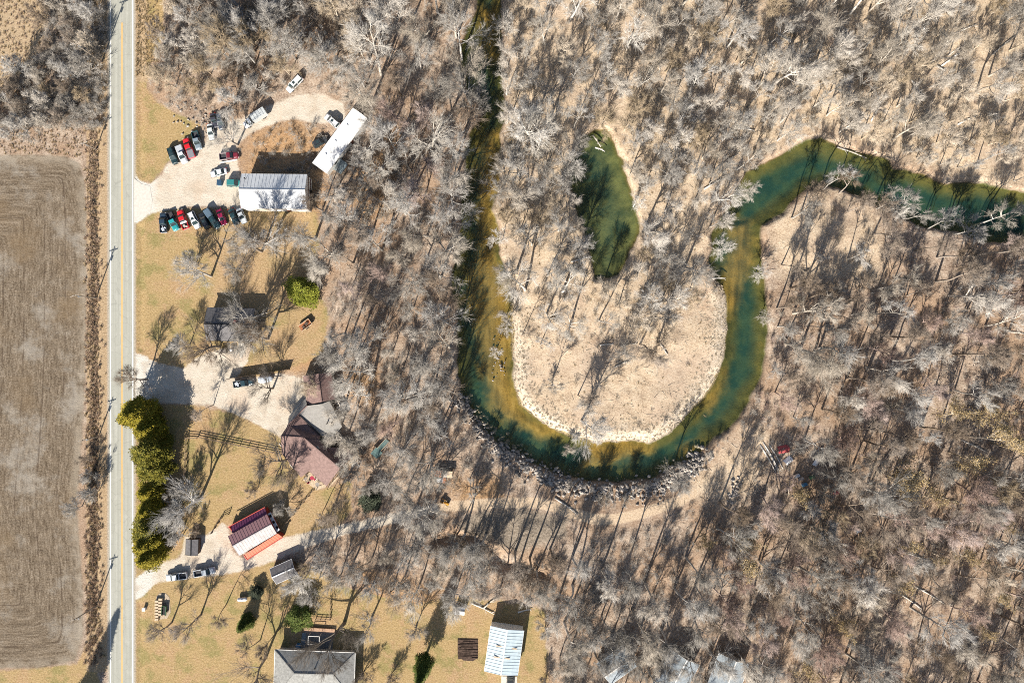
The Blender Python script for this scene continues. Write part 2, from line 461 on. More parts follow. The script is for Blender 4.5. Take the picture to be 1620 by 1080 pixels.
# one material for every kind of ground, the kinds blended by signed distances stored on the sheet
t = NT('ground_cover')
wob = t.noise(.45, 6, .7); fine = t.noise(2.2, 6, .75); mid = t.noise(.28, 5, .6); big = t.noise(.06, 4, .55)
grain = t.noise(6.0, 3, .7)
wj = t.math('MULTIPLY_ADD', wob, 5.0, -2.5)
wj2 = t.math('MULTIPLY_ADD', fine, 2.4, -1.2)
jj = t.math('ADD', wj, wj2)
def mask(name, k=1.0, w=.5, off=0.0):
    return t.ss(t.math('ADD', t.math('MULTIPLY_ADD', jj, k, t.attr(name)), off), -w, w)
litter = t.ramp(t.math('MULTIPLY_ADD', t.math('ADD', fine, t.math('MULTIPLY', mid, .55)), .65, 0), [(.34, (0.10, .068, .05)), (.43, (0.235, .17, .125)), (.51, (0.37, .285, .215)), (.62, (0.54, .45, .36))])
litter = t.mix(t.ss(big, .44, .58, 0, .75), litter, t.ramp(fine, [(.3, (.22, .135, .085)), (.7, (.46, .325, .215))]))
palec = t.ramp(t.math('MULTIPLY_ADD', mid, .35, t.math('MULTIPLY', fine, .75)), [(.37, (0.20, .135, .088)), (.47, (0.40, .30, .205)), (.56, (0.54, .425, .30)), (.68, (0.65, .545, .41))])
palec = t.mix(t.ss(big, .45, .65, 0, .4), palec, (.42, .32, .25))
col = t.mix(mask('a_pale', 2.0, 4), litter, palec)
col = t.mix(t.math('MULTIPLY', mask('a_orange', 2.2, 3.5), .8), col, t.ramp(fine, [(.3, (.2, .105, .05)), (.5, (.42, .25, .12)), (.7, (.52, .36, .2))]))
lawnc = t.ramp(fine, [(.34, (.27, .185, .085)), (.5, (.38, .27, .13)), (.66, (.49, .365, .205))])
lawng = t.ramp(fine, [(.34, (.17, .145, .055)), (.5, (.25, .215, .085)), (.66, (.35, .30, .14))])
lawnb = t.ramp(fine, [(.34, (.26, .155, .08)), (.5, (.40, .265, .145)), (.66, (.52, .38, .24))])
lawnc = t.mix(t.ss(t.noise(.16, 5, .62), .48, .62, 0, .8), lawnc, lawng)
lawnc = t.mix(t.ss(t.noise(.11, 6, .68), .5, .62, 0, .85), lawnc, lawnb)
col = t.mix(mask('a_lawn', .7, .5), col, lawnc)
col = t.mix(t.math('MULTIPLY', mask('a_orange', 2.2, 3.5), t.ss(t.attr('a_lawn'), 0, 2, 0, .6)), col, t.ramp(fine, [(.34, (.26, .165, .09)), (.5, (.42, .285, .165)), (.66, (.54, .40, .26))]))
stub = t.ramp(fine, [(.3, (.24, .175, .1)), (.5, (.42, .315, .2)), (.7, (.54, .43, .3))])
col = t.mix(mask('a_stub', .8, .6), col, stub)
verge = t.ramp(fine, [(.3, (.2, .13, .075)), (.5, (.4, .29, .175)), (.7, (.54, .42, .28))])
col = t.mix(mask('a_verge', .3, .4), col, verge)
# ploughed field: rows follow the field edge
fd = t.attr('a_field')
cx = t.n.new('ShaderNodeCombineXYZ'); sp = t.n.new('ShaderNodeSeparateXYZ'); t.l.new(t.pos(), sp.inputs[0])
t.put(cx.inputs[0], t.math('MULTIPLY', fd, 1.6)); t.put(cx.inputs[1], t.math('MULTIPLY', sp.outputs[1], .28)); t.put(cx.inputs[2], t.math('MULTIPLY', sp.outputs[0], .12))
rows = t.noise(1.0, 5, .7, cx.outputs[0])
fieldc = t.ramp(t.math('MULTIPLY_ADD', rows, .45, t.math('MULTIPLY', fine, .6)), [(.37, (.05, .034, .022)), (.46, (.115, .086, .058)), (.54, (.185, .145, .102)), (.66, (.31, .255, .195))])
fieldc = t.mix(t.ss(t.noise(.07, 6, .7), .5, .66, 0, .6), fieldc, (.34, .31, .265))
fieldc = t.mix(t.ss(t.noise(.05, 3, .5), .5, .7, 0, .5), fieldc, (.20, .14, .08))
ln = t.math('ABSOLUTE', t.math('SUBTRACT', t.math('FRACT', t.math('MULTIPLY_ADD', t.math('MULTIPLY_ADD', wob, .5, fd), 1 / 5.85, .42)), .5))
fieldc = t.mix(t.math('MULTIPLY', t.ss(ln, .016, .05, .6, 0), t.ss(t.noise(.13, 4, .6), .42, .58)), fieldc, (.075, .052, .036))
edge = t.math('MULTIPLY', t.ss(fd, .5, 3.5, 1, 0), t.ss(mid, .3, .6))
fieldc = t.mix(t.math('MULTIPLY', edge, .6), fieldc, (.34, .29, .225))
col = t.mix(mask('a_field', .35, .6), col, fieldc)
grav = t.ramp(t.math('MULTIPLY_ADD', mid, .5, t.math('MULTIPLY', fine, .5)), [(.3, (.47, .41, .325)), (.48, (.58, .515, .42)), (.64, (.68, .62, .53))])
grav = t.mix(t.ss(grain, .3, .75, .16, 0), grav, (.28, .24, .19))
grav = t.mix(t.ss(t.noise(.15, 4, .6), .5, .7, 0, .5), grav, (.56, .41, .29))
grav = t.mix(t.ss(t.attr('a_road'), -7.5, -4.5, 0, .75), grav, (.6, .59, .54))
grav = t.mix(t.ss(t.noise(.22, 6, .7), .5, .64, 0, .55), grav, (.43, .355, .27))
col = t.mix(mask('a_gravel', .42, .4), col, grav)
col = t.mix(mask('a_shade_strip', .7, 1.2), col, t.ramp(fine, [(.36, (.15, .12, .09)), (.5, (.26, .215, .165)), (.64, (.38, .32, .255))]))  # shade on the grass put into a darker grey-tan
col = t.mix(t.math('MULTIPLY', mask('a_path', .09, .3), .97), col, t.ramp(fine, [(.38, (.45, .335, .22)), (.6, (.62, .49, .355))]))
col = t.mix(t.ss(t.attr('a_road'), -.9, -.1), col, t.ramp(fine, [(.3, (.3, .26, .2)), (.7, (.5, .45, .38))]))
# river bed under the water: golden sand bars, green and silt-dark where it is deep
wa = t.attr('a_water')
bed = t.ramp(t.math('MULTIPLY_ADD', mid, .6, t.math('MULTIPLY', fine, .4)), [(.3, (.05, .062, .028)), (.5, (.11, .118, .045)), (.7, (.19, .17, .06))])
bed = t.mix(t.ss(t.math('ADD', wa, t.math('MULTIPLY_ADD', big, 6, -3)), 1.6, 4.8, 0, .9), bed, t.mix(t.ss(mid, .38, .6), (.010, .052, .05), (.04, .088, .055)))
flow = t.noise(1, 5, .65, t.scale(t.pos(), (.8, .13, .8)))
sandc = t.ramp(t.math('MULTIPLY_ADD', flow, .7, t.math('MULTIPLY', fine, .35)), [(.36, (.19, .12, .028)), (.5, (.38, .245, .06)), (.64, (.52, .36, .12))])
pondm = t.attr('a_pond')
bed = t.mix(t.math('MULTIPLY', t.ss(t.math('ADD', t.attr('a_sand'), t.math('MULTIPLY_ADD', mid, 7, -3.5)), -3.6, 3.4), .92), bed, sandc)
bed = t.mix(t.ss(pondm, 0, 1), bed, t.mix(t.ss(mid, .35, .65), (.07, .095, .05), (.16, .185, .085)))
wet = t.ss(wa, -1.0, .1)
rim = t.math('MULTIPLY', t.ss(t.math('ADD', wa, t.math('MULTIPLY_ADD', mid, 6, -3)), -5.5, -2.0, 0, .8), t.ss(t.attr('a_bar'), -3, 3))
col = t.mix(rim, col, t.ramp(fine, [(.38, (.42, .34, .24)), (.5, (.6, .51, .395)), (.62, (.72, .64, .53))]))
col = t.mix(t.ss(wa, -.5, .25), t.mix(t.math('MULTIPLY', wet, .65), col, (.085, .065, .045)), bed)
t.base(col)
t.bump(t.math('ADD', fine, t.math('MULTIPLY', grain, .4)), .22, .8)
t.b.inputs['Roughness'].default_value = .95
t.b.inputs['Specular IOR Level'].default_value = .1
GROUND = t.m

road_sd = (19.5 - np.abs(PXX - 192)) / S
verge_sd = np.minimum((PXX - 137) / S, (174 - PXX) / S)
verge_sd = np.where(PYY > 1062, -1, verge_sd)
verge_sd = np.maximum(verge_sd, np.minimum(np.minimum((PXX - 210) / S, (232 - PXX) / S), (130 - PYY) / S))
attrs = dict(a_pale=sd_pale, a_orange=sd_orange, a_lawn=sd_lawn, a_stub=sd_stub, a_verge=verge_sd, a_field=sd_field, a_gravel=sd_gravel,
             a_path=sd_path, a_road=road_sd, a_water=wat, a_sand=sd_sand, a_pond=sd_pond, a_bar=sd_bar, a_shade_strip=sd_shade_strip)

def sheet(name, fmask, z=None, mat=GROUND, use=attrs):
    """the grid faces selected by fmask as one object"""
    j, i = np.nonzero(fmask)
    q = np.stack([j * NX + i, j * NX + i + 1, (j + 1) * NX + i + 1, (j + 1) * NX + i], 1)
    u, inv = np.unique(q, return_inverse=True)
    inv = inv.reshape(-1)
    zz = hgt.ravel()[u] if z is None else np.full(len(u), z, np.float32)
    co = np.stack([XX.ravel()[u], YY.ravel()[u], zz], 1).astype(np.float32)
    me = bpy.data.meshes.new(name)
    me.vertices.add(len(u)); me.vertices.foreach_set('co', co.ravel())
    me.loops.add(len(inv)); me.loops.foreach_set('vertex_index', inv.astype(np.int32))
    me.polygons.add(len(q)); me.polygons.foreach_set('loop_start', np.arange(0, 4 * len(q), 4, dtype=np.int32))
    me.polygons.foreach_set('use_smooth', np.ones(len(q), bool))
    for k, a in use.items():
        at = me.attributes.new(k, 'FLOAT', 'POINT')
        at.data.foreach_set('value', np.clip(a, -60, 60).astype(np.float32).ravel()[u])
    me.update(calc_edges=True)
    me.materials.append(mat)
    return tag(link(name, me), kind='structure')

fc = lambda a: (a[:-1, :-1] + a[1:, 1:] + a[1:, :-1] + a[:-1, 1:]) / 4
m_w, m_g, m_l, m_f, m_p = fc(wat) > 0, fc(sd_gravel) > 0, fc(sd_lawn) > 0, np.maximum(fc(sd_field), fc(sd_stub)) > 0, fc(sd_path) > 0
left = np.ones_like(m_w)
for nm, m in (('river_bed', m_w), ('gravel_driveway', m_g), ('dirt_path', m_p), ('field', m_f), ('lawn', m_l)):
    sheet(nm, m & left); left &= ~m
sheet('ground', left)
far = MB()
for x0, x1, y0, y1 in ((-1500, 1500, GY, 1500), (-1500, 1500, -1500, -GY), (-1500, -GX, -GY, GY), (GX, 1500, -GY, GY)):
    far.add([(x0, y0, -.35), (x1, y0, -.35), (x1, y1, -.35), (x0, y1, -.35)], [(0, 1, 2, 3)])
fo = tag(far.build('terrain', GROUND), kind='structure')
for k in attrs:
    at = fo.data.attributes.new(k, 'FLOAT', 'POINT')
    at.data.foreach_set('value', np.full(len(fo.data.vertices), -60, np.float32))

# water
t = NT('river_water')
tr = t.n.new('ShaderNodeBsdfTransparent'); tr.inputs[0].default_value = (.86, .83, .70, 1)
gl = t.n.new('ShaderNodeBsdfGlossy'); gl.inputs['Roughness'].default_value = .06
df = t.n.new('ShaderNodeBsdfDiffuse'); df.inputs[0].default_value = (.03, .10, .085, 1)
fr = t.n.new('ShaderNodeLayerWeight'); fr.inputs[0].default_value = .5
bp = t.n.new('ShaderNodeBump'); bp.inputs['Distance'].default_value = .05; bp.inputs['Strength'].default_value = .12
t.l.new(t.noise(1.2, 4, .6), bp.inputs['Height'])
for q in (gl, df): t.l.new(bp.outputs[0], q.inputs['Normal'])
frf = t.math('MULTIPLY_ADD', t.math('POWER', fr.outputs['Facing'], 5.0), .9, .022)
m1 = t.n.new('ShaderNodeMixShader'); m2 = t.n.new('ShaderNodeMixShader')
t.put(m1.inputs[0], t.ss(t.attr('a_water'), 0, 6, .03, .22))
t.l.new(tr.outputs[0], m1.inputs[1]); t.l.new(df.outputs[0], m1.inputs[2])
t.l.new(frf, m2.inputs[0]); t.l.new(m1.outputs[0], m2.inputs[1]); t.l.new(gl.outputs[0], m2.inputs[2])
t.l.new(m2.outputs[0], t.out.inputs['Surface'])
WATER = t.m
sheet('river_water', fc(sd_river) > -1.2, WATER_Z, WATER, dict(a_water=wat))
sheet('pond_water', fc(sd_pond) > -1.2, WATER_Z, WATER, dict(a_water=wat * .8))

# road with its painted lines
t = NT('road_asphalt')
rn = t.noise(1, 5, .7, t.scale(t.pos(), (1.3, .03, 1))); rf = t.noise(3, 5, .75); rx = t.noise(.35, 7, .75)
c = t.mix(t.ss(rn, .3, .7), (.34, .34, .29), (.44, .44, .385))
c = t.mix(t.ss(rf, .3, .75, .4, 0), c, (.29, .29, .245))
sp = t.n.new('ShaderNodeSeparateXYZ'); t.l.new(t.pos(), sp.inputs[0])
ck = t.vor(.33, None, 'DISTANCE_TO_EDGE')
c = t.mix(t.ss(ck, 0, .03, .35, 0), c, (.2, .2, .175))
c = t.mix(t.ss(rx, .5, .66, 0, .3), c, (.5, .49, .44))
wx = t.math('ABSOLUTE', t.math('SUBTRACT', t.math('ABSOLUTE', t.math('ADD', sp.outputs[0], 110.35)), 1.55))
c = t.mix(t.ss(t.math('ABSOLUTE', t.math('SUBTRACT', wx, .72)), .1, .45, .3, 0), c, (.27, .27, .235))
t.base(c); t.b.inputs['Roughness'].default_value = .9
ASPH = t.m
t = NT('white_road_paint')
t.base(t.mix(t.ss(t.noise(2, 5, .7), .45, .75, 0, .5), (.78, .77, .73), (.42, .41, .37))); WPAINT = t.m
t = NT('yellow_road_paint')
t.base(t.mix(t.ss(t.noise(2, 5, .7), .4, .75, 0, .6), (.72, .42, .1), (.4, .34, .2))); YPAINT = t.m
def strip(name, px0, px1, y0, y1, z, mat, n=60):
    m = MB(); vs = []; fs = []
    for k in range(n + 1):
        y = y0 + (y1 - y0) * k / n
        dx = .0
        for px in (px0, px1):
            vs.append(((px - 810) / S + dx, y, z))
        if k: fs.append((2 * k - 2, 2 * k - 1, 2 * k + 1, 2 * k))
    return tag(m.add(vs, fs).build(name, mat), kind='structure')
strip('road', ROADX[0], ROADX[1], -400, 400, .02, ASPH)
strip('road_edge_line', 174.2, 175.4, -400, 400, .026, WPAINT)
strip('road_edge_line', 208.8, 210.9, -400, 400, .026, WPAINT)
strip('road_centre_line', 191.6, 192.4, -400, 90, .026, YPAINT)
strip('road_centre_line', 193.2, 194.0, -400, 90, .026, YPAINT)
# concrete apron where the lot meets the road
m = MB(); m.slab([P3(x, y, .05) for x, y in [(212, 282), (224, 291), (237, 294), (241, 318), (238, 334), (226, 346), (212, 352)]], .1)
tag(m.build('concrete_apron', MAT['concrete']), kind='structure')

# ------------------------------------------------------------------ buildings
def wpart(name, mb, mat, root, **kw):
    """a part whose vertices were given in world space"""
    r = root.location if root.type == 'EMPTY' else root.parent.location
    mb.v = [(v[0] - r[0], v[1] - r[1], v[2] - r[2]) for v in mb.v]
    return mb.build(name, mat, root, **kw)

def rect_frame(cx, cy, ang):
    c, n = math.cos(ang), math.sin(ang)
    return lambda u, v, z=0.0: Vector((cx + u * c - v * n, cy + u * n + v * c, z))

def window(root, F, u, v, z, w, h, axis, mat='white_wall'):
    """a framed window on a wall; axis 'u' = wall runs along u"""
    a = MB(); d = .05
    for (s0, s1, z0, z1) in ((-w / 2 - .08, -w / 2, -h / 2, h / 2), (w / 2, w / 2 + .08, -h / 2, h / 2), (-w / 2 - .08, w / 2 + .08, h / 2, h / 2 + .08), (-w / 2 - .08, w / 2 + .08, -h / 2 - .08, -h / 2)):
        pts = [F(u + s, v + k) if axis == 'u' else F(u + k, v + s) for s, k in ((s0, -d), (s1, -d), (s1, d), (s0, d))]
        a.prism([(p.x, p.y) for p in pts], z + z0, z + z1)
    win = wpart('window', a, MAT[mat], root)
    b = MB()
    pts = [F(u + s, v + k) if axis == 'u' else F(u + k, v + s) for s, k in ((-w / 2, -.02), (w / 2, -.02), (w / 2, .02), (-w / 2, .02))]
    b.prism([(p.x, p.y) for p in pts], z - h / 2, z + h / 2)
    wpart('pane', b, MAT['glass'], win)
    return win

def door(root, F, u, v, w, h, axis, mat, name='door'):
    b = MB(); d = .06
    pts = [F(u + s, v + k) if axis == 'u' else F(u + k, v + s) for s, k in ((-w / 2, -d), (w / 2, -d), (w / 2, d), (-w / 2, d))]
    b.prism([(p.x, p.y) for p in pts], .03, h)
    o = wpart(name, b, MAT[mat], root)
    k = MB(); p = F(u + w * .38, v) if axis == 'u' else F(u, v + w * .38)
    k.box(p.x, p.y, 1.0, .2, .2, .1); wpart('handle', k, MAT['chrome'], o)
    return o

def gable_house(name, label, cat, c, L, Wd, ang, eave, ridge, mats, over=.4, group=None, rib=0, ribmat=None, windows=True, ridge_v=0.0):
    """gable building, ridge along u. mats = (wall, roof on the +v side, roof on the -v side, trim)"""
    root = thing(name, label, cat, (c[0], c[1], 0), 0, group)
    F = rect_frame(c[0], c[1], ang)
    l, w = L / 2 - over, Wd / 2 - over
    th = .16
    m = MB()
    m.prism([(F(u, v).x, F(u, v).y) for u, v in ((-l, -w), (l, -w), (l, w), (-l, w))], -.2, eave - .05)
    gz = ridge - th - .08
    for s in (-1, 1):
        a, b, d = F(s * l, -w, eave - .05), F(s * l, w, eave - .05), F(s * l, ridge_v, gz)
        a2, b2, d2 = F(s * (l - .15), -w, eave - .05), F(s * (l - .15), w, eave - .05), F(s * (l - .15), ridge_v, gz)
        m.add([a, b, d, a2, b2, d2], [(0, 1, 2), (5, 4, 3), (0, 2, 5, 3), (1, 4, 5, 2), (0, 3, 4, 1)])
    wpart('wall', m, MAT[mats[0]], root)
    L2, W2 = L / 2, Wd / 2
    for s, mt in ((1, mats[1]), (-1, mats[2])):
        m = MB()
        m.slab([F(-L2, ridge_v, ridge), F(L2, ridge_v, ridge), F(L2, s * W2, eave), F(-L2, s * W2, eave)], th)
        ro = wpart('roof', m, mt, root)
        if rib:
            m = MB(); n = int(L / rib)
            for k in range(n + 1):
                u = -L2 + .04 + (L - .08) * k / n
                m.bar(F(u, ridge_v, ridge + .03), F(u, s * W2, eave + .03), .07, .06)
            tag(wpart('seam', m, mt, ro), kind='stuff')
    m = MB(); m.bar(F(-L2 - .02, ridge_v, ridge + .04), F(L2 + .02, ridge_v, ridge + .04), .3, .08)
    wpart('ridge_cap', m, mats[3], root)
    for s in (-1, 1):
        m = MB()
        m.bar(F(-L2, s * (W2 + .03), eave - .1), F(L2, s * (W2 + .03), eave - .1), .12, .14)
        wpart('gutter', m, mats[3], root)
        m = MB()
        for q in (-1, 1):
            m.bar(F(s * (L2 + .03), ridge_v, ridge - .08), F(s * (L2 + .03), q * W2, eave - .08), .06, .2)
        wpart('fascia', m, mats[3], root)
    if windows:
        for s in (-1, 1):
            for u in (-l * .6, l * .25): window(root, F, u, s * (w + .02), eave * .55, 1.2, 1.0, 'u')
            window(root, F, s * (l + .02), -w * .4, eave * .55, 1.0, 1.0, 'v')
    return root, F

RM = dict(white=M_metal_roof('white_metal_roof', (0.53, 0.55, 0.57), .16), bright=M_metal_roof('bright_white_roof', (0.76, 0.77, 0.78), .1), white_shade_side=M_metal_roof('shade_lifted_white_roof', (0.74, 0.76, 0.77), .15),
          bluewhite=M_metal_roof('pale_blue_metal_roof', (0.50, 0.60, 0.65), .18), mauve=M_metal_roof('mauve_metal_roof', (0.30, 0.17, 0.18), .12),
          ribbed=M_metal_roof('worn_pale_roof', (0.43, 0.40, 0.395), .3), orangered=M_metal_roof('faded_red_roof', (0.60, 0.15, 0.08), .1), purple_shaded=M_metal_roof('shaded_purple_roof', (0.17, 0.05, 0.12), .1),
          darkgrey=M_shingle('dark_grey_shingles', (0.155, 0.15, 0.155)), grey=M_shingle('grey_shingles', (0.30, 0.30, 0.285)),
          brown=M_shingle('brown_shingles', (0.245, 0.165, 0.148)), brown_shaded=M_shingle('shaded_brown_shingles', (0.205, 0.135, 0.122)), palegrey=M_shingle('pale_grey_roofing', (0.34, 0.325, 0.30), .12),  # second brown is the first one darkened, for slopes turned from the sun
          slate=M_shingle('blue_grey_shingles', (0.30, 0.34, 0.37)))

# white metal barn beside the parking lot
c = P(432.5, 302, 5.5)
barn, F = gable_house('metal_barn', 'large white metal barn with a ribbed gable roof beside the gravel parking lot', 'barn', c, 18.0, 9.4, R(-.6), 5.0, 6.8,
                      ('white_wall', RM['white_shade_side'], RM['white'], MAT['white_wall']), over=.12, rib=.95, windows=False)  # north slope painted a paler white than the south to offset its shade
for z, hh in ((1.2, .5), (3.4, .5)):
    m = MB(); p = F(8.92, 0); m.box(p.x, p.y, z, .08, 9.1, hh, R(-.6)); wpart('trim_band', m, MAT['brown_trim'], barn)
door(barn, F, 8.95, .8, 1.1, 2.2, 'v', 'black'); door(barn, F, -4, -4.62, 3.2, 3.6, 'u', 'beige', 'garage_door'); door(barn, F, 3, -4.62, 1.0, 2.1, 'u', 'brown_trim')
m = MB(); p = F(-7.6, 3.2); m.tube((p.x, p.y, 5.4), (p.x, p.y, 6.5), .07, .07); m.ball((p.x, p.y, 6.55), .22, .22, .15); wpart('roof_vent', m, MAT['black'], barn)

# long white trailer home
c = P(537, 222, 3.2)
tr_, F = gable_house('mobile_home', 'long narrow white mobile home standing askew under bare trees', 'mobile home', c, 19.0, 4.9, R(53.5), 2.9, 3.35,
                     ('white_wall', RM['bright'], RM['bright'], MAT['white_wall']), over=.1, windows=True)
door(tr_, F, 2, -2.4, 1.0, 2.0, 'u', 'brown_trim')
for u in (-5.5, -1.0, 4.5):
    m = MB(); p = F(u, .7); m.box(p.x, p.y, 3.35, .5, .5, .25, R(53.5)); wpart('roof_vent', m, MAT['tarpwhite'], tr_)
dk = thing('wooden_deck', 'small blue-grey wooden deck at the lower end of the mobile home', 'deck', (*P(538, 263), 0))
Fd = rect_frame(*P(538, 263), R(53.5))
m = MB()
for k in range(9): p = Fd(0, -1.55 + k * .39); m.box(p.x, p.y, .62, 3.6, .36, .06, R(53.5))
tag(wpart('deck_board', m, M_plain('blue_grey_boards', (.2, .25, .27), .8, .3), dk), kind='stuff')
for u, v in ((-1.7, -1.5), (1.7, -1.5), (1.7, 1.5), (-1.7, 1.5)):
    m = MB(); p = Fd(u, v); m.box(p.x, p.y, .6, .12, .12, 1.2); wpart('post', m, MAT['wood'], dk)

# dark-roofed house under the trees
gh, F = gable_house('dark_roof_house', 'small house with a dark grey shingle roof half hidden under bare branches', 'house', P(362, 513, 4.3), 13.4, 9.2, R(-1), 3.0, 4.9,
                    ('beige', RM['darkgrey'], RM['darkgrey'], MAT['black']))
m = MB(); p = F(2, .8); m.box(p.x, p.y, 5.0, .8, .8, 1.2); wpart('chimney', m, MAT['redwall'], gh)
door(gh, F, 0, -4.25, 1.0, 2.1, 'u', 'brown_trim')
m = MB(); m.slab([P3(377, 543, .08), P3(396, 540, .08), P3(380, 568, .08)], .14)
tag(m.build('concrete_patio', MAT['concrete']), kind='structure')

# big brown-roofed house, its roof given facet by facet: (zoom px of the corner, height)
def zp(x, y, h): return P3(430 + x / 5.4, 580 + y / 5.4, h)
hroot = thing('brown_roof_house', 'large rambling house with brown many-faceted roofs at the end of the driveway', 'house', (*P(497, 690), 0))
faces = [
    ('brown', [(265, 80, 3.3), (395, 60, 5.0), (425, 300, 5.0), (298, 325, 3.3)]),
    ('brown_shaded', [(395, 60, 5.0), (505, 50, 3.3), (545, 275, 3.3), (425, 300, 5.0)]),
    ('palegrey', [(140, 440, 2.9), (288, 268, 2.9), (300, 333, 4.3), (142, 492, 4.3)]),
    ('palegrey', [(300, 333, 4.3), (425, 318, 4.1), (492, 292, 3.5), (600, 510, 2.9), (520, 600, 2.9), (417, 585, 3.3), (237, 407, 4.2)]),
    ('brown_shaded', [(142, 492, 3.75), (235, 412, 3.75), (413, 588, 3.75), (404, 616, 4.4), (270, 606, 6.2), (75, 592, 4.6)]),
    ('brown', [(75, 592, 4.6), (270, 606, 6.2), (240, 778, 4.5), (248, 945, 3.0), (85, 742, 3.0)]),
    ('brown_shaded', [(270, 606, 6.2), (340, 755, 4.7), (240, 778, 4.5)]),
    ('brown', [(240, 778, 4.5), (340, 755, 4.7), (318, 890, 3.1), (248, 945, 3.0)]),
    ('brown', [(275, 612, 6.2), (581, 868, 5.6), (468, 1020, 3.0), (318, 892, 3.1), (340, 755, 4.7)]),
    ('brown_shaded', [(275, 612, 6.2), (404, 618, 4.4), (396, 722, 4.3), (581, 868, 5.6)]),
    ('brown_shaded', [(402, 724, 4.1), (440, 690, 3.6), (640, 690, 2.9), (705, 755, 2.9), (579, 870, 4.6)]),
]
for mt, q in faces:
    m = MB(); m.slab([zp(*p) for p in q], .18)
    wpart('roof', m, RM[mt], hroot)
for q in ([(262, 75), (500, 48), (535, 272), (305, 320)], [(150, 448), (286, 278), (490, 298), (585, 505), (515, 590), (415, 575), (250, 560), (100, 590)],
          [(90, 600), (270, 600), (400, 600), (400, 720), (640, 700), (690, 755), (575, 862), (468, 1005), (320, 875), (250, 925), (98, 742)]):
    m = MB(); m.prism([(zp(x, y, 2.8).x, zp(x, y, 2.8).y) for x, y in q], -.2, 2.78)
    wpart('wall', m, MAT['beige'], hroot)
for a, b in (((275, 609, 6.25), (581, 868, 5.68)), ((75, 592, 4.66), (270, 606, 6.26)), ((300, 333, 4.36), (142, 492, 4.36)), ((395, 60, 5.06), (425, 300, 5.06))):
    m = MB(); m.bar(zp(*a), zp(*b), .28, .08); wpart('ridge_cap', m, RM['brown'], hroot)
m = MB(); m.bar(zp(235, 410, 4.2), zp(415, 586, 3.7), .2, .5); wpart('eave_shade_bar', m, MAT['black'], hroot)  # step at the eave, black for the shadow painted along it
m = MB(); p = zp(470, 485, 3.9); m.box(p.x, p.y, 3.9, .25, .25, 1.4); wpart('vent_pipe', m, MAT['black'], hroot)
m = MB(); p = zp(395, 690, 4.6); m.box(p.x, p.y, 4.6, 1.0, .9, 2.0, R(35)); wpart('chimney', m, MAT['palestone'], hroot)
for (x, y, ax) in ((80, 670, 'v'), (170, 845, 'v'), (390, 950, 'u'), (520, 945, 'u')):
    p = zp(x, y, 1.6); window(hroot, rect_frame(p.x, p.y, R(-50 if x < 300 else 50)), 0, 0, 1.5, 1.4, 1.2, 'u')
for (x, y) in ((180, 395), (235, 330)):
    p = zp(x, y, 1.2); door(hroot, rect_frame(p.x, p.y, R(49)), 0, 0, 2.6, 2.2, 'u', 'white_wall', 'garage_door')
# decks of the big house
def deck(name, label, pts, z, boards, mat):
    cx, cy = sum(p.x for p in pts) / len(pts), sum(p.y for p in pts) / len(pts)
    d = thing(name, label, 'deck', (cx, cy, 0))
    m = MB()
    a, b, c_, e = pts
    for k in range(boards):
        t0, t1 = (k + .04) / boards, (k + .96) / boards
        m.slab([Vector((*(a.lerp(e, t0)).xy, z)), Vector((*(b.lerp(c_, t0)).xy, z)), Vector((*(b.lerp(c_, t1)).xy, z)), Vector((*(a.lerp(e, t1)).xy, z))], .06)
    tag(wpart('deck_board', m, mat, d), kind='stuff')
    for p in pts:
        m = MB(); m.box(p.x * .97 + cx * .03, p.y * .97 + cy * .03, z / 2 + .4, .14, .14, z + .8); wpart('post', m, mat, d)
    m = MB()
    m.bar(Vector((*e.xy, z + .8)), Vector((*c_.xy, z + .8)), .1, .08); m.bar(Vector((*b.xy, z + .8)), Vector((*c_.xy, z + .8)), .1, .08)
    wpart('railing', m, mat, d)
    return d
deck('wooden_deck', 'pale wooden deck with patio furniture in the notch of the brown-roofed house', [zp(262, 965, .9), zp(322, 897, .9), zp(470, 1022, .9), zp(382, 1052, .9)], .9, 14, MAT['palewood'])
deck('wooden_deck', 'long pale boardwalk along the far side of the brown-roofed house', [zp(470, 1050, .5), zp(500, 1010, .5), zp(755, 700, .5), zp(770, 745, .5)], .5, 16, MAT['palewood'])
def garden_table(px, py, label, mat, z):
    p = P3(px, py, z); tb = thing('patio_table', label, 'table', (p.x, p.y, z))
    m = MB(); m.tube((0, 0, .7), (0, 0, .75), .6, .6, 14); m.build('table_top', MAT[mat], tb)
    m = MB(); m.tube((0, 0, 0), (0, 0, .7), .06, .05); m.tube((0, 0, 0), (0, 0, .05), .3, .25, 10); m.build('pedestal', MAT['black'], tb)
def chair(px, py, label, mat, z, rz, nm='patio_chair'):
    p = P3(px, py, z); c_ = thing(nm, label, 'chair', (p.x, p.y, z), rz)
    m = MB(); m.box(0, 0, .43, .55, .55, .08); m.build('seat', MAT[mat], c_)
    m = MB(); m.box(-.26, 0, .72, .07, .55, .55); m.build('backrest', MAT[mat], c_)
    for x in (-.24, .24):
        for y in (-.24, .24):
            m = MB(); m.box(x, y, .2, .05, .05, .4); m.build('leg', MAT['black'], c_)
q = lambda x, y: (430 + x / 5.4, 580 + y / 5.4)
garden_table(*q(350, 945), 'round red table on the deck of the brown-roofed house, beside a red bench', 'redp', .93)
chair(*q(318, 985), 'dark red bench-like chair, lower of the seats on the pale deck', 'redp', .93, R(40))
chair(*q(372, 960), 'red chair right of the round table on the pale deck', 'redp', .93, R(190))
chair(*q(292, 952), 'grey chair at the upper left edge of the pale deck', 'stone', .93, R(-20))
garden_table(*q(395, 1000), 'round dark grey table at the lower right end of the pale deck', 'stone', .93)
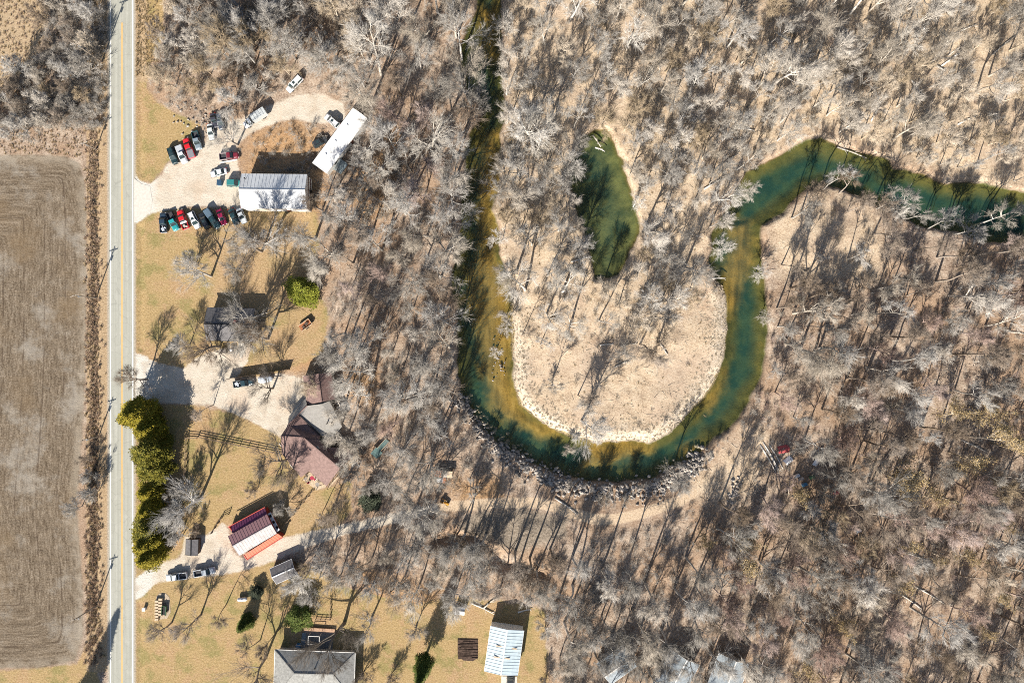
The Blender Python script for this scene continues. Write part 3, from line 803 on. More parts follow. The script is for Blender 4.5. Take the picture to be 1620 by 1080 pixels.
# red barn with lean-tos
zb = lambda x, y, h: P3(200 + x / 4.5, 750 + y / 4.5, h)
rb = thing('red_barn', 'red barn with a mauve and pale ribbed roof and lean-tos on both long sides', 'barn', (*P(405, 846), 0))
parts_ = [('mauve', [(722, 440, 4.0), (1000, 283, 4.0), (1032, 357, 5.3), (755, 512, 5.3)]), ('ribbed', [(755, 512, 5.3), (1032, 357, 5.3), (1070, 421, 4.0), (803, 580, 4.0)]),
          ('purple_shaded', [(745, 368, 2.6), (985, 238, 2.6), (1000, 285, 3.7), (752, 418, 3.7)]), ('orangered', [(835, 573, 3.5), (1076, 421, 3.5), (1112, 446, 2.7), (857, 607, 2.7)])]  # the dark lean-to roof has its shade painted into the colour
for mt, q_ in parts_:
    m = MB(); m.slab([zb(*p) for p in q_], .14); ro = wpart('roof', m, RM[mt], rb)
    a, b, c_, d = [zb(*p) for p in q_]
    m = MB(); n = 14
    for k in range(n + 1):
        f_ = .004 + .992 * k / n
        m.bar(a.lerp(b, f_) + Vector((0, 0, .03)), d.lerp(c_, f_) + Vector((0, 0, .03)), .07, .05)
    tag(wpart('seam', m, RM[mt], ro), kind='stuff')
def wallpoly(pts, top, mat, root, name='wall'):
    m = MB(); m.prism([(p.x, p.y) for p in pts], -.1, top); return wpart(name, m, MAT[mat], root)
wallpoly([zb(728, 442, 3.8), zb(1000, 289, 3.8), zb(1064, 420, 3.8), zb(806, 572, 3.8)], 3.8, 'redwall', rb)
wallpoly([zb(748, 372, 2.4), zb(984, 245, 2.4), zb(1000, 287, 2.4), zb(752, 418, 2.4)], 2.4, 'redwall', rb)
wallpoly([zb(838, 575, 2.5), zb(1076, 424, 2.5), zb(1108, 446, 2.5), zb(858, 602, 2.5)], 2.5, 'redwall', rb)
for s in ((1000, 283, 1032, 357, 1070, 421), (722, 440, 755, 512, 803, 580)):
    a, b, c_ = zb(s[0], s[1], 3.8), zb(s[2], s[3], 5.1), zb(s[4], s[5], 3.8)
    off = (zb(755, 512, 4) - zb(1032, 357, 4)).normalized() * (.35 if s[0] == 1000 else -.35)
    m = MB(); vs = [a + off, b + off, c_ + off, a + off * 1.6, b + off * 1.6, c_ + off * 1.6]
    m.add(vs, [(0, 1, 2), (5, 4, 3), (0, 3, 4, 1), (1, 4, 5, 2), (2, 5, 3, 0)]); wpart('gable_wall', m, MAT['redwall'], rb)
m = MB(); m.bar(zb(755, 512, 5.36), zb(1032, 357, 5.36), .25, .06); wpart('ridge_cap', m, RM['ribbed'], rb)
m = MB()
m.slab([zb(1003, 282, 3.0), zb(1026, 270, 2.9), zb(1092, 398, 2.9), zb(1070, 412, 3.0)], .12)
an = wpart('end_wall_slab', m, MAT['tarpwhite'], rb)  # slab standing in for the white end wall, dark boxes for its windows
for (x, y) in ((1024, 297), (1047, 340), (1072, 377)):
    m = MB(); p = zb(x, y, 3.02); m.box(p.x, p.y, 3.0, .75, .6, .1, R(-60)); wpart('end_wall_window', m, MAT['black'], an)
m = MB()
for k in range(4):
    p = zb(735 + 8 * k, 385 + 9 * k, 2.2); m.box(p.x, p.y, 1.1, .14, .9, 2.2, R(29))
wpart('door', m, M_plain('bright_red_doors', (.55, .1, .07), .6), rb)
for a, b in (((722, 376, 2.7), (985, 234, 2.7)), ((835, 573, 3.58), (857, 607, 2.78)), ((857, 609, 2.75), (1113, 448, 2.75))):
    m = MB(); m.bar(zb(*a), zb(*b), .18, .14); wpart('fascia', m, M_plain('red_trim', (.5, .08, .06), .6), rb)

# hip-roofed house at the lower edge
hh = thing('hip_roof_house', 'large house with a grey shingle hip roof at the lower edge of the picture', 'house', (*P(498, 1067, 4), 0))
e0, e1 = 3.2, 5.6
A, B = P3(434.5, 1027, e0), P3(562, 1032, e0); C_, D = P3(560, 1108, e0), P3(432.5, 1104, e0)
r0, r1 = P3(465.5, 1065, e1), P3(526.7, 1066.5, e1)
for q_ in ([A, r0, r1, B], [B, r1, C_], [C_, r1, r0, D], [D, r0, A]):
    m = MB(); m.slab(q_, .16); wpart('roof', m, RM['grey'], hh)
wallpoly([P3(438, 1031, 3), P3(558, 1036, 3), P3(556, 1104, 3), P3(437, 1100, 3)], 3.1, 'beige', hh)
for a, b in ((A, B), (B, C_), (C_, D), (D, A)):
    m = MB(); m.bar(a + Vector((0, 0, -.05)), b + Vector((0, 0, -.05)), .14, .16); wpart('gutter', m, MAT['white_wall'], hh)
for a, b in ((A, r0), (D, r0), (B, r1), (C_, r1), (r0, r1)):
    m = MB(); m.bar(a + Vector((0, 0, .05)), b + Vector((0, 0, .05)), .22, .06); wpart('ridge_cap', m, RM['grey'], hh)
m = MB(); p = P3(498, 1057, 5.1); m.tube((p.x, p.y, 4.9), (p.x, p.y, 5.7), .18, .18); wpart('roof_vent', m, MAT['black'], hh)
# patio behind it
m = MB(); m.prism([P(482, 992), P(527, 996), P(526, 1028), P(480, 1026)], .0, .08)
tag(m.build('stone_patio', M_plain('patio_pavers', (.2, .19, .18), .9, .3)), kind='structure')
m = MB(); m.prism([P(478, 1000), P(484, 1000), P(482, 1030), P(475, 1030)], .0, .1); tag(m.build('blue_walkway', M_plain('blue_grey_walk', (.22, .27, .3), .9, .2)), kind='structure')
pf = thing('pergola', 'white square pergola frame on the patio above the hip-roofed house', 'pergola', (*P(500, 1007), 0))
Fp = rect_frame(*P(500, 1007), R(-2)); hs = [(-1.55, -1.15), (1.55, -1.15), (1.55, 1.15), (-1.55, 1.15)]
for k in range(4):
    m = MB(); a, b = Fp(*hs[k], 2.3), Fp(*hs[(k + 1) % 4], 2.3); m.bar(a, b, .12); wpart('beam', m, MAT['white_wall'], pf)
    m = MB(); m.bar(Fp(*hs[k], 0), Fp(*hs[k], 2.28), .1); wpart('post', m, MAT['white_wall'], pf)
m = MB(); m.bar(P3(482, 994, .4), P3(530, 997, .4), .9, .45); tag(m.build('retaining_wall', M_plain('orange_brick', (.42, .27, .18), .9, .3)), 'low orange brick wall along the upper edge of the stone patio', 'wall')
gz = thing('garden_bench_swing', 'blue garden swing seat standing against the hip-roofed house', 'swing seat', (*P(474, 1020), 0))
m = MB(); m.box(0, 0, .5, 1.0, 1.6, .1); m.build('seat', MAT['tarpblue'], gz)
m = MB(); m.box(0, 0, 1.7, 1.2, 1.9, .06); m.build('canopy', MAT['tarpblue'], gz)
for x in (-.5, .5):
    for y in (-.85, .85):
        m = MB(); m.box(x, y, .84, .06, .06, 1.68); m.build('post', MAT['white_wall'], gz)

# pole building with a pale blue metal roof
pb, F = gable_house('pole_building', 'long pole building with a pale blue-white metal roof and white ridge', 'pole barn', P(797.5, 1030.5, 4.2), 12.6, 9.3, R(82), 3.6, 4.6,
                    ('white_wall', RM['bluewhite'], RM['bluewhite'], MAT['tarpwhite']), over=.2, rib=.9, windows=False)
door(pb, F, -6.15, -.5, 3.0, 2.8, 'v', 'white_wall', 'garage_door')
for u, v, w in ((-1.6, -1.0, 1.6), (1.4, 1.5, 2.0), (-1.7, 1.6, 2.2), (1.2, -2.6, 1.6)):
    m = MB(); z = 4.6 - abs(v) / 4.65 + .08; a, b = F(u, v - w / 2, z + .03), F(u, v + w / 2, z + .03); m.bar(a, b, .35, .05)
    wpart('roof_patch', m, MAT['palewood'], pb)
m = MB(); m.prism([P(793, 1069), P(818, 1070), P(818, 1100), P(793, 1100)], 0, .07); tag(m.build('concrete_pad', MAT['concrete']), kind='structure')

# houses along the lower edge, mostly under trees
for c_, L_, W_, a_, lb in ((P(1072, 1072, 5), 11, 9, 62, 'blue-grey roofed house under bare trees at the lower edge, left of its neighbour'),
                            (P(1154, 1076, 5), 11, 9, 70, 'blue-grey roofed house under bare trees at the lower edge, right of its neighbour'),
                            (P(978, 1056, 5), 9, 7, 35, 'small blue-grey roof at the lower edge, deep under grey branches')):
    gable_house('blue_grey_house', lb, 'house', c_, L_, W_, R(a_), 3.2, 5.0, ('beige', RM['slate'], RM['slate'], MAT['white_wall']), group='blue-grey roofed houses at the lower edge')

# sheds
gable_house('garden_shed', 'dark grey roofed shed left of the red barn, firewood beside it', 'shed', P(302, 866, 2.6), 4.4, 3.4, R(88), 2.1, 2.7, ('darkwood', RM['darkgrey'], RM['darkgrey'], MAT['black']), over=.15, windows=False)
gable_house('garden_shed', 'black roofed outbuilding half under grey branches below the gravel drive', 'shed', P(448, 905, 3), 6.6, 4.6, R(24), 2.4, 3.4, ('darkwood', RM['darkgrey'], RM['darkgrey'], MAT['tarpwhite']), over=.2, windows=False)
gable_house('garden_shed', 'small white shed at the wood edge above the dug garden bed', 'shed', P(727, 967, 2.2), 2.7, 2.0, R(-5), 1.9, 2.3, ('white_wall', RM['white'], RM['white'], MAT['white_wall']), over=.08, windows=False)
sh = thing('lumber_shelter', 'patched low shelter roofed with rusty and pale sheets near the river', 'shelter', (*P(704, 747), 0), R(-3))
for k, (x, w, mt) in enumerate(((-2.3, 1.0, 'rust'), (-1.2, 1.0, 'rust'), (.05, 1.3, 'palestone'), (1.5, 1.45, 'palewood'))):
    m = MB(); m.slab([(x - w / 2, -1.1, 1.7), (x + w / 2, -1.1, 1.7), (x + w / 2, .75, 2.0), (x - w / 2, .75, 2.0)], .06); m.build('roof_sheet', MAT[mt], sh)
m = MB(); m.box(-1.8, -1.35, 1.5, 2.0, .4, .06); m.build('roof_edge', MAT['teal'], sh)
for x in (-2.7, -.6, 2.1):
    for y in (-1, .65):
        m = MB(); m.box(x, y, .85, .12, .12, 1.7); m.build('post', MAT['wood'], sh)
m = MB(); m.box(-.3, .7, .9, 5.0, .06, 1.6); m.build('back_wall', MAT['wood'], sh)
ls = thing('covered_stack', 'low stack under blue-white and rusty sheets below the patched shelter', 'covered stack', (*P(698, 758), 0), R(-8))
m = MB(); m.box(0, 0, .4, 2.6, 1.3, .8); m.build('stack', MAT['wood'], ls)
for x, mt in ((-.75, 'tarpwhite'), (.1, 'tarpsilver'), (.9, 'rust')):
    m = MB(); m.slab([(x - .42, -.75, .86), (x + .42, -.75, .86), (x + .42, .75, .95), (x - .42, .75, .95)], .05); m.build('sheet', MAT[mt], ls)

# raised teal walkway in the wood
wk = thing('raised_walkway', 'dark teal raised platform with a slatted gangway in the wood beside the house', 'walkway', (*P(603, 708), 0), R(48))
m = MB(); m.box(-1.6, -.1, 1.6, 2.3, 2.4, .12); m.build('platform', MAT['teal'], wk)
for k in range(12):
    m = MB(); m.box(-.3 + k * .3, .05, 1.62 - .01 * k, .26, 1.2, .06); o = m.build('tread', MAT['teal'], wk)
for y in (-.6, .7):
    m = MB(); m.bar((-.4, y, 1.75), (3.3, y, 1.65), .09); m.build('rail', MAT['palewood'], wk)
for x, y in ((-2.6, -1.2), (-2.6, 1.0), (-.6, -1.2), (-.6, 1.0), (3.1, -.5), (3.1, .6)):
    m = MB(); m.box(x, y, .75, .14, .14, 1.6); m.build('post', MAT['darkwood'], wk)

# ------------------------------------------------------------------ fences
def rail_fence(label, pts, n, hgt_=1.35, rails=3, mat='wood', group='wooden rail fences'):
    a = [P3(*p) for p in pts]
    f = thing('rail_fence', label, 'fence', (a[0].x, a[0].y, 0), 0, group)
    for i in range(len(a) - 1):
        for k in range(n[i] + (i == len(a) - 2)):
            p = a[i].lerp(a[i + 1], k / n[i])
            m = MB(); m.box(p.x, p.y, hgt_ / 2, .16, .16, hgt_ + .1); wpart('post', m, MAT[mat], f)
        d = (a[i + 1] - a[i]).normalized(); s = Vector((-d.y, d.x, 0)) * .1
        for r in range(rails):
            z = hgt_ * (r + .7) / rails
            m = MB(); m.bar(a[i] + s + Vector((0, 0, z)), a[i + 1] + s + Vector((0, 0, z)), .06, .15); wpart('rail', m, MAT[mat], f)
rail_fence('long three-rail wooden fence across the lawn up to the brown-roofed house', [(314, 691), (446, 718)], [10])
rail_fence('rail fence running down the lawn beside the row of evergreens', [(313, 692), (296, 691), (293, 762)], [1, 6])
rail_fence('rail fence between the red barn corner and the deck of the house', [(449, 833), (498, 774)], [6])
rail_fence('short dark rail fence by the shed left of the red barn', [(336, 842), (352, 818), (363, 812)], [3, 1], mat='darkwood')
rail_fence('low rail fence round the garden plot above the hip-roofed house', [(500, 978), (523, 979), (524, 945)], [3, 4], .9, 2)
bf = thing('board_fence', 'tall dark board fence on the upper side of the driveway behind the parked truck', 'fence', (*P(409, 592), 0))
a, b = P3(363, 599), P3(458, 584)
for k in range(8):
    m = MB(); p0, p1 = a.lerp(b, (k + .03) / 8), a.lerp(b, (k + .97) / 8); m.bar(p0 + Vector((0, 0, 1.05)), p1 + Vector((0, 0, 1.05)), .06, 1.9); wpart('panel', m, MAT['darkwood'], bf)
for k in range(9):
    m = MB(); p0 = a.lerp(b, k / 8); m.box(p0.x, p0.y, 1.05, .14, .14, 2.1); wpart('post', m, MAT['darkwood'], bf)

# ------------------------------------------------------------------ utility poles
def utility_pole(px, py, h, label, arm=True):
    x, y = P(px, py)
    r = thing('utility_pole', label, 'utility pole', (x, y, ground_h(x, y)), 0, 'utility poles along the road')
    m = MB(); m.tube((0, 0, -.3), (0, 0, h), .2, .13, 8); m.build('pole', MAT['polewood'], r)
    if arm:
        m = MB(); m.bar((-1.2, -.35, h - .7), (1.2, .35, h - .7), .14, .16); m.build('crossarm', MAT['polewood'], r)
        m = MB(); m.bar((-.7, -.2, h - .7), (0, .12, h - 1.7), .06); m.bar((.7, .2, h - .7), (0, .12, h - 1.7), .06); m.build('brace', MAT['chrome'], r)
        for q in (-1.1, -.4, .4, 1.1):
            m = MB(); m.tube((q, q * .29, h - .62), (q, q * .29, h - .35), .06, .04, 6); m.build('insulator', MAT['white_wall'], r)
        m = MB(); m.tube((.3, -.2, h - 2.6), (.3, -.2, h - 1.7), .22, .22, 8); m.build('transformer', MAT['chrome'], r)
utility_pole(161, 98, 12.5, 'tall utility pole beside the road, topmost of the poles in the verge')
utility_pole(152, 236, 7.0, 'short utility pole in the verge beside the corner of the ploughed field')
utility_pole(152, 471, 10.5, 'utility pole in the roadside ditch opposite the lawn below the parked cars')
utility_pole(156, 690, 8.0, 'utility pole in the roadside ditch opposite the evergreen row')
utility_pole(152, 958, 10.5, 'utility pole in the roadside verge, lowest of the poles')

# ------------------------------------------------------------------ vehicles
PAINT = {}
def paint(col, rough=.3):
    k = (col, rough)
    if k not in PAINT: PAINT[k] = M_paint('car_paint', col, rough)
    return PAINT[k]
def loft(m, stations, taper=.86):
    """stations: (x, half width, z bottom, z top) -> closed body with rounded shoulders"""
    rings = []
    for x, w, z0, z1 in stations:
        zs = z0 + (z1 - z0) * .7
        rings.append([(x, -w * .94, z0), (x, -w, z0 + (z1 - z0) * .25), (x, -w, zs), (x, -w * taper, z1), (x, 0, z1 + .03), (x, w * taper, z1), (x, w, zs), (x, w, z0 + (z1 - z0) * .25), (x, w * .94, z0)])
    n = len(rings[0]); vs = [v for r in rings for v in r]; fs = []
    for i in range(len(rings) - 1):
        for k in range(n):
            fs.append((i * n + k, i * n + (k + 1) % n, (i + 1) * n + (k + 1) % n, (i + 1) * n + k))
    fs += [tuple(range(n - 1, -1, -1)), tuple(range((len(rings) - 1) * n, len(rings) * n))]
    return m.add(vs, fs)
CACHE = {}
def cached(key, fn):
    if key not in CACHE: CACHE[key] = fn()
    return CACHE[key]
def wheels(root, xs_, half, r):
    def tyre(): m = MB(); m.tube((0, -.11, 0), (0, .11, 0), r, r, 14); return m.mesh('tyre', MAT['tyre'])
    def rim(): m = MB(); m.tube((0, -.125, 0), (0, .125, 0), r * .58, r * .58, 10); return m.mesh('rim', MAT['rim'])
    for x in xs_:
        for s in (-1, 1):
            w = link('wheel', cached(('t', r), tyre), root); w.location = (x, s * half, r)
            link('rim', cached(('r', r), rim), w)
def cabin(root, x0, x1, t0, t1, w, zb, zt, wt, col, rough=.3):
    """greenhouse: glass on the four sides, painted pillars and roof"""
    k = lambda x, y, z: (x, y, z)
    bl = [(x0, -w), (x1, -w), (x1, w), (x0, w)]; tl = [(t0, -wt), (t1, -wt), (t1, wt), (t0, wt)]
    names = ('side_window', 'windshield', 'side_window', 'rear_window')
    for i in range(4):
        j = (i + 1) % 4
        m = MB(); a, b, c_, d = Vector((*bl[i], zb)), Vector((*bl[j], zb)), Vector((*tl[j], zt)), Vector((*tl[i], zt))
        n = (b - a).cross(d - a).normalized() * .02
        q_ = [a.lerp(b, .05), a.lerp(b, .95), d.lerp(c_, .93), d.lerp(c_, .07)]
        m.add([p + n for p in q_] + [p - n for p in q_], [(0, 1, 2, 3), (7, 6, 5, 4), (0, 4, 5, 1), (1, 5, 6, 2), (2, 6, 7, 3), (3, 7, 4, 0)])
        m.build(names[i], MAT['glass'], root)
    mx = (x0 + x1) / 2; tx = (t0 + t1) / 2
    for a, b in [((*bl[i], zb - .02), (*tl[i], zt)) for i in range(4)] + [((mx, s * w, zb), (tx, s * wt, zt)) for s in (-1, 1)]:
        m = MB(); m.bar(a, b, .085); m.build('pillar', paint(col, rough), root)
    m = MB(); c_ = (t0 + t1) / 2
    m.box(c_, 0, zt + .03, t1 - t0 + .1, 2 * wt + .08, .09, top=.93); m.build('roof', paint(col, rough), root, bevel=.03)
    m = MB(); m.box((x0 + x1) / 2, 0, zb + .15, (x1 - x0) * .8, w * 1.5, .3); m.build('interior', MAT['black'], root)
def lamps(root, L, w, zf, zr):
    for s in (-1, 1):
        m = MB(); m.box(L / 2 - .03, s * w * .72, zf, .12, .34, .16); m.build('headlight', MAT['lamp'], root)
        m = MB(); m.box(-L / 2 + .03, s * w * .82, zr, .1, .2, .24); m.build('tail_light', MAT['red_lamp'], root)
def bumper(root, L, w, z=.5, mat='chrome', ends=(1, -1)):
    for s in ends:
        m = MB(); m.box(s * (L / 2 + .02), 0, z, .16, w * 1.9, .2); m.build('bumper', MAT[mat], root, bevel=.03)
def mirrors(root, x, w, z, mat):
    for s in (-1, 1):
        m = MB(); m.box(x, s * (w + .12), z, .14, .2, .14); m.build('mirror', mat, root)

def vehicle(kind, px, py, head, col, label, L=None, cat=None, roof=None, cover=None, load=None, group='vehicles parked in the yards', rough=.3, bedcol=None):
    x, y = P(px, py, .9)
    nm = {'pickup': 'pickup_truck', 'car': 'parked_car', 'suv': 'sport_utility_car', 'van': 'parked_van', 'box': 'box_truck'}[kind]
    r = thing(nm, label, cat or {'pickup': 'pickup truck', 'car': 'car', 'suv': 'car', 'van': 'van', 'box': 'truck'}[kind], (x, y, max(ground_h(x, y), -.1) + .0), R(head), group)
    pm = paint(col, rough); rc = roof or col
    if kind == 'pickup':
        L = L or 5.7; h = L / 2; w = .97; cr = -.35
        m = MB(); loft(m, [(cr - .25, w, .4, 1.08), (h - 1.75, w, .4, 1.08), (h - .9, w, .4, 1.04), (h - .25, w * .95, .42, .98), (h, w * .86, .48, .85)], .88); m.build('body', pm, r, True)
        cabin(r, cr - .2, h - 1.35, cr, h - 2.15, w * .92, 1.05, 1.75, w * .76, rc, rough)
        m = MB(); m.box(h - .85, 0, 1.075, 1.1, 1.3, .05, top=.85); m.build('hood', pm, r, bevel=.02)
        b0, b1 = -h, cr - .28; bm_ = paint(bedcol, rough) if bedcol else pm
        m = MB()
        for s in (-1, 1): m.box((b0 + b1) / 2, s * (w - .08), .78, b1 - b0, .16, .72)
        m.box(b0 + .06, 0, .78, .12, 2 * w - .34, .7); m.box(b1 - .05, 0, .8, .1, 2 * w - .34, .74); m.build('bed', bm_, r, bevel=.02)
        m = MB(); m.box((b0 + b1) / 2, 0, .6, b1 - b0 - .02, 2 * w - .33, .12); m.build('bed_liner', MAT['liner'], r)
        if cover:
            m = MB(); m.box((b0 + b1) / 2, 0, 1.17, b1 - b0 - .05, 2 * w - .14, .07, top=.95); m.build('bed_cover', M_plain('bed_cover', cover, .7, .1), r, bevel=.02)
        if load == 'topper':
            m = MB(); loft(m, [(b0 + .02, w * .95, 1.1, 1.72), (b1, w * .95, 1.1, 1.78)], .84); m.build('topper', M_paint('topper_paint', (.1, .15, .2)), r)
        if load == 'tools':
            m = MB(); m.box(b1 - .3, 0, 1.16, .5, 2 * w - .1, .28); m.build('toolbox', MAT['tarpwhite'], r, bevel=.03)
            m = MB(); m.box(b0 + .9, .2, .85, .8, .6, .4, .3); m.box(b0 + .5, -.4, .8, .5, .4, .3, .8); m.build('load', MAT['palestone'], r)
        if load == 'junk':
            m = MB(); m.box(b0 + .9, .15, .85, .9, .7, .4, .4); m.box(b0 + 1.3, -.45, .85, .5, .4, .4, 1.0); m.bar((b0 + .3, -.5, .75), (b1 - .2, .3, 1.1), .12); m.build('load', MAT['tarpsilver'], r)
        lamps(r, L, w, .8, .9); bumper(r, L, w); mirrors(r, h - 1.75, w, 1.2, MAT['black']); wheels(r, (h - 1.05, -h + 1.15), w - .08, .38)
    elif kind in ('car', 'suv', 'van'):
        L = L or {'car': 4.7, 'suv': 4.8, 'van': 5.2}[kind]; h = L / 2
        w, zb, zt = {'car': (.9, .86, 1.4), 'suv': (.95, 1.0, 1.75), 'van': (.98, 1.05, 1.95)}[kind]
        m = MB()
        if kind == 'car':
            loft(m, [(-h, w * .85, .42, .78), (-h + .3, w * .96, .3, .9), (-h + 1.1, w, .25, .93), (h - 1.6, w, .25, .93), (h - .5, w * .95, .27, .82), (h - .1, w * .85, .32, .7), (h, w * .75, .4, .6)])
            m.build('body', pm, r, True); cabin(r, -h + .75, h - 1.35, -h + 1.45, h - 2.15, w * .9, .91, zt, w * .72, rc, rough)
            for x0, x1 in ((h - .65, 1.1), (-h + .45, .55)):
                m = MB(); m.box(x0, 0, .9 if x0 < 0 else .86, x1, 1.25, .05, top=.85); m.build('hood' if x0 > 0 else 'trunk_lid', pm, r, bevel=.02)
        else:
            loft(m, [(-h, w * .93, .4, 1.0), (-h + .3, w, .32, 1.08), (h - 1.5, w, .32, 1.08), (h - .5, w * .96, .34, .98), (h, w * .84, .42, .8)])
            m.build('body', pm, r, True); cabin(r, -h + .12, h - 1.15, -h + .4, h - 1.95, w * .93, 1.06, zt, w * .76, rc, rough)
            m = MB(); m.box(h - .65, 0, 1.02, 1.0, 1.35, .06, top=.85); m.build('hood', pm, r, bevel=.02)
            if kind == 'suv':
                m = MB(); m.box(h - 2.75, 0, zt + .09, .7, .75, .05); m.build('sunroof', MAT['glass'], r)
                for s in (-1, 1):
                    m = MB(); m.bar((-h + .6, s * w * .68, zt + .13), (h - 2.2, s * w * .68, zt + .13), .05); m.build('roof_rail', MAT['black'], r)
        lamps(r, L, w, .68, .82); bumper(r, L, w, .45, 'black'); mirrors(r, h - 1.6, w * .95, 1.0, pm); wheels(r, (h - .95, -h + .95), w - .08, .34)
    else:
        L = L or 7.0; h = L / 2; w = 1.05
        m = MB(); loft(m, [(h - 2.4, w * .92, .5, 1.3), (h - 1.2, w * .92, .5, 1.25), (h - .2, w * .88, .5, 1.1), (h, w * .8, .55, .95)], .88); m.build('body', pm, r, True)
        cabin(r, h - 2.4, h - 1.0, h - 2.35, h - 1.6, w * .86, 1.28, 2.05, w * .72, col, rough)
        m = MB(); m.box(-h / 2 + .35, 0, 1.75, 4.4, 2.1, 1.9); m.build('cargo_box', M_plain('grey_cargo_box', (.5, .53, .53), .55, .12, grime=.2), r, bevel=.03)
        m = MB(); m.box(-h / 2 + .4, 0, .7, 4.6, .9, .25); m.build('chassis', MAT['black'], r)
        m = MB()
        for q_ in (-1.4, -.5, .4, 1.3): m.box(-h / 2 + .35 + q_, 0, 2.72, .06, 2.0, .05)
        m.build('roof_bow', MAT['chrome'], r)
        lamps(r, L, w * .9, .9, .8); bumper(r, L, w * .9, .5, 'chrome', (1,)); mirrors(r, h - 1.5, w, 1.5, MAT['black']); wheels(r, (h - .95, -h + 1.5), w - .15, .42)
    return r

RED, WHITE, SILV, BLACK, NAVY = (.55, .012, .02), (.75, .76, .77), (.42, .46, .5), (.012, .015, .02), (.02, .04, .065)
DTEAL, TEALC, CRIM, GREENB, MAROON = (.02, .055, .065), (.02, .28, .3), (.28, .012, .06), (.012, .035, .04), (.17, .015, .03)
row, nc = 'vehicles in the lower row of the parking lot', 'vehicles in the upper cluster of the parking lot'
vehicle('pickup', 258, 352, 92, NAVY, 'dark blue-black pickup with odds and ends in its bed, leftmost of the lower row', 5.6, load='junk', group=row)
vehicle('pickup', 273, 350, -66, TEALC, 'teal pickup with a pale cab roof, right of the dark pickup in the lower row', 5.4, bedcol=BLACK, group=row)
vehicle('pickup', 289, 347, 110, RED, 'bright red pickup with a white toolbox behind the cab in the lower row', 5.6, load='tools', group=row)
vehicle('suv', 307, 348, -64, WHITE, 'white estate car with a dark sunroof in the lower row', 5.0, group=row)
vehicle('suv', 323, 349, 117, BLACK, 'low black hatchback right of the white estate car in the lower row', 4.8, group=row)
vehicle('pickup', 336, 346, -56, DTEAL, 'dark pickup with a tall blue topper over its bed in the lower row', 6.0, load='topper', group=row)
vehicle('car', 350, 343, -68, CRIM, 'crimson sedan with dark windows in the lower row', 4.7, group=row)
vehicle('car', 369, 342.5, -68, DTEAL, 'dark teal sedan beside a silver one, second from the barn', 4.7, group=row)
vehicle('car', 381.5, 341, -66, (.62, .65, .66), 'silver-white sedan with a teal windshield, nearest the white barn in the lower row', 4.5, group=row)
vehicle('suv', 273, 246, -72, GREENB, 'dark green estate car, leftmost of the upper cluster of vehicles', 4.8, group=nc)
vehicle('pickup', 287, 244, -68, (.55, .58, .6), 'silver pickup with a white hood between the dark estate and the red pickup', 5.3, cover=(.4, .43, .46), group=nc)
vehicle('pickup', 298.5, 234, 110, RED, 'big bright red pickup with a grey bed cover in the upper cluster', 5.9, cover=(.2, .2, .22), group=nc)
vehicle('pickup', 311, 222, -75, (.2, .25, .29), 'steel-grey pickup with a dark green bed right of the big red pickup', 5.2, bedcol=(.02, .07, .08), group=nc)
vehicle('car', 333, 208, -82, (.55, .58, .57), 'pale silver car under thin branches at the top of the upper cluster', 4.6, group=nc)
vehicle('suv', 349, 192, -80, (.06, .075, .1), 'dark grey car deep in branches, topmost of the upper cluster', 4.6, group=nc)
vehicle('car', 338, 190, -78, (.045, .045, .06), 'blackish car wedged beside the dark grey one by the junk heap', 4.2, group=nc)
vehicle('pickup', 362, 246.5, 6, MAROON, 'maroon pickup with a long white pole beside it under a bare tree', 5.4, bedcol=(.3, .25, .26), group=nc)
vehicle('car', 345.5, 272.5, 194, (.6, .63, .65), 'white sedan parked alone in the middle of the parking lot', 4.8, group=nc)
vehicle('van', 371, 289.5, 0, (.03, .19, .19), 'teal van tucked against the end wall of the white barn', 4.4, group=nc)
vehicle('suv', 466, 132.5, 226, (.78, .79, .8), 'white car with a dark rear, alone at the upper end of the gravel track', 5.6)
vehicle('box', 404, 188, 212, (.7, .73, .76), 'white truck with a grey cargo box standing on the gravel track', 7.4)
vehicle('suv', 525, 191, 140, (.7, .7, .7), 'white car parked beside the long white mobile home', 4.8)
vehicle('suv', 506, 224, 30, (.03, .035, .04), 'black car half hidden by branches left of the mobile home', 4.4)
vehicle('pickup', 279, 912, 187, (.66, .7, .73), 'pale silver pickup at the road end of the lower gravel drive', 5.9, group='pickups on the lower gravel drive')
vehicle('pickup', 323, 904.5, 11, (.4, .44, .48), 'grey pickup with an empty black bed, right of the pale one on the lower drive', 6.0, group='pickups on the lower gravel drive')
vehicle('pickup', 385, 606, 8, (.02, .05, .065), 'dark teal pickup parked along the board fence on the main driveway', 5.7, load='junk')
vehicle('pickup', 807, 1077, 84, BLACK, 'black pickup at the door of the pole building', 5.4)

# crates, trailers and other yard things
def loc3(px, py): x, y = P(px, py); return (x, y, ground_h(x, y))
bx = thing('storage_bin', 'small dark blue bin standing alone below the white sedan', 'bin', loc3(349, 290), R(85))
m = MB(); m.box(0, 0, .55, 1.4, 1.1, 1.1, top=1.08); m.build('body', MAT['tarpblue'], bx, bevel=.04)
m = MB(); m.box(0, 0, 1.14, 1.55, 1.25, .1); m.build('lid', M_plain('dark_blue_lid', (.03, .07, .12), .5), bx)
m = MB(); m.bar(P3(348, 257.5, .5), P3(375, 252.5, .5), .3, .22); tag(m.build('white_pole', MAT['white_wall']), 'long white pole lying beside the maroon pickup', 'pole')
mound = thing('covered_boat', 'boat under a crumpled silver tarpaulin beside the dark teal pickup', 'boat', loc3(420.5, 599.5), R(8))
m = MB()
st = [(-1.9, .7, .2, .9), (-1.2, .95, .15, 1.2), (0, 1.0, .15, 1.35), (1.0, .95, .15, 1.2), (1.8, .7, .2, 1.0), (2.15, .2, .3, .8)]
loft(m, st, .55); m.build('tarpaulin', MAT['tarpsilver'], mound)
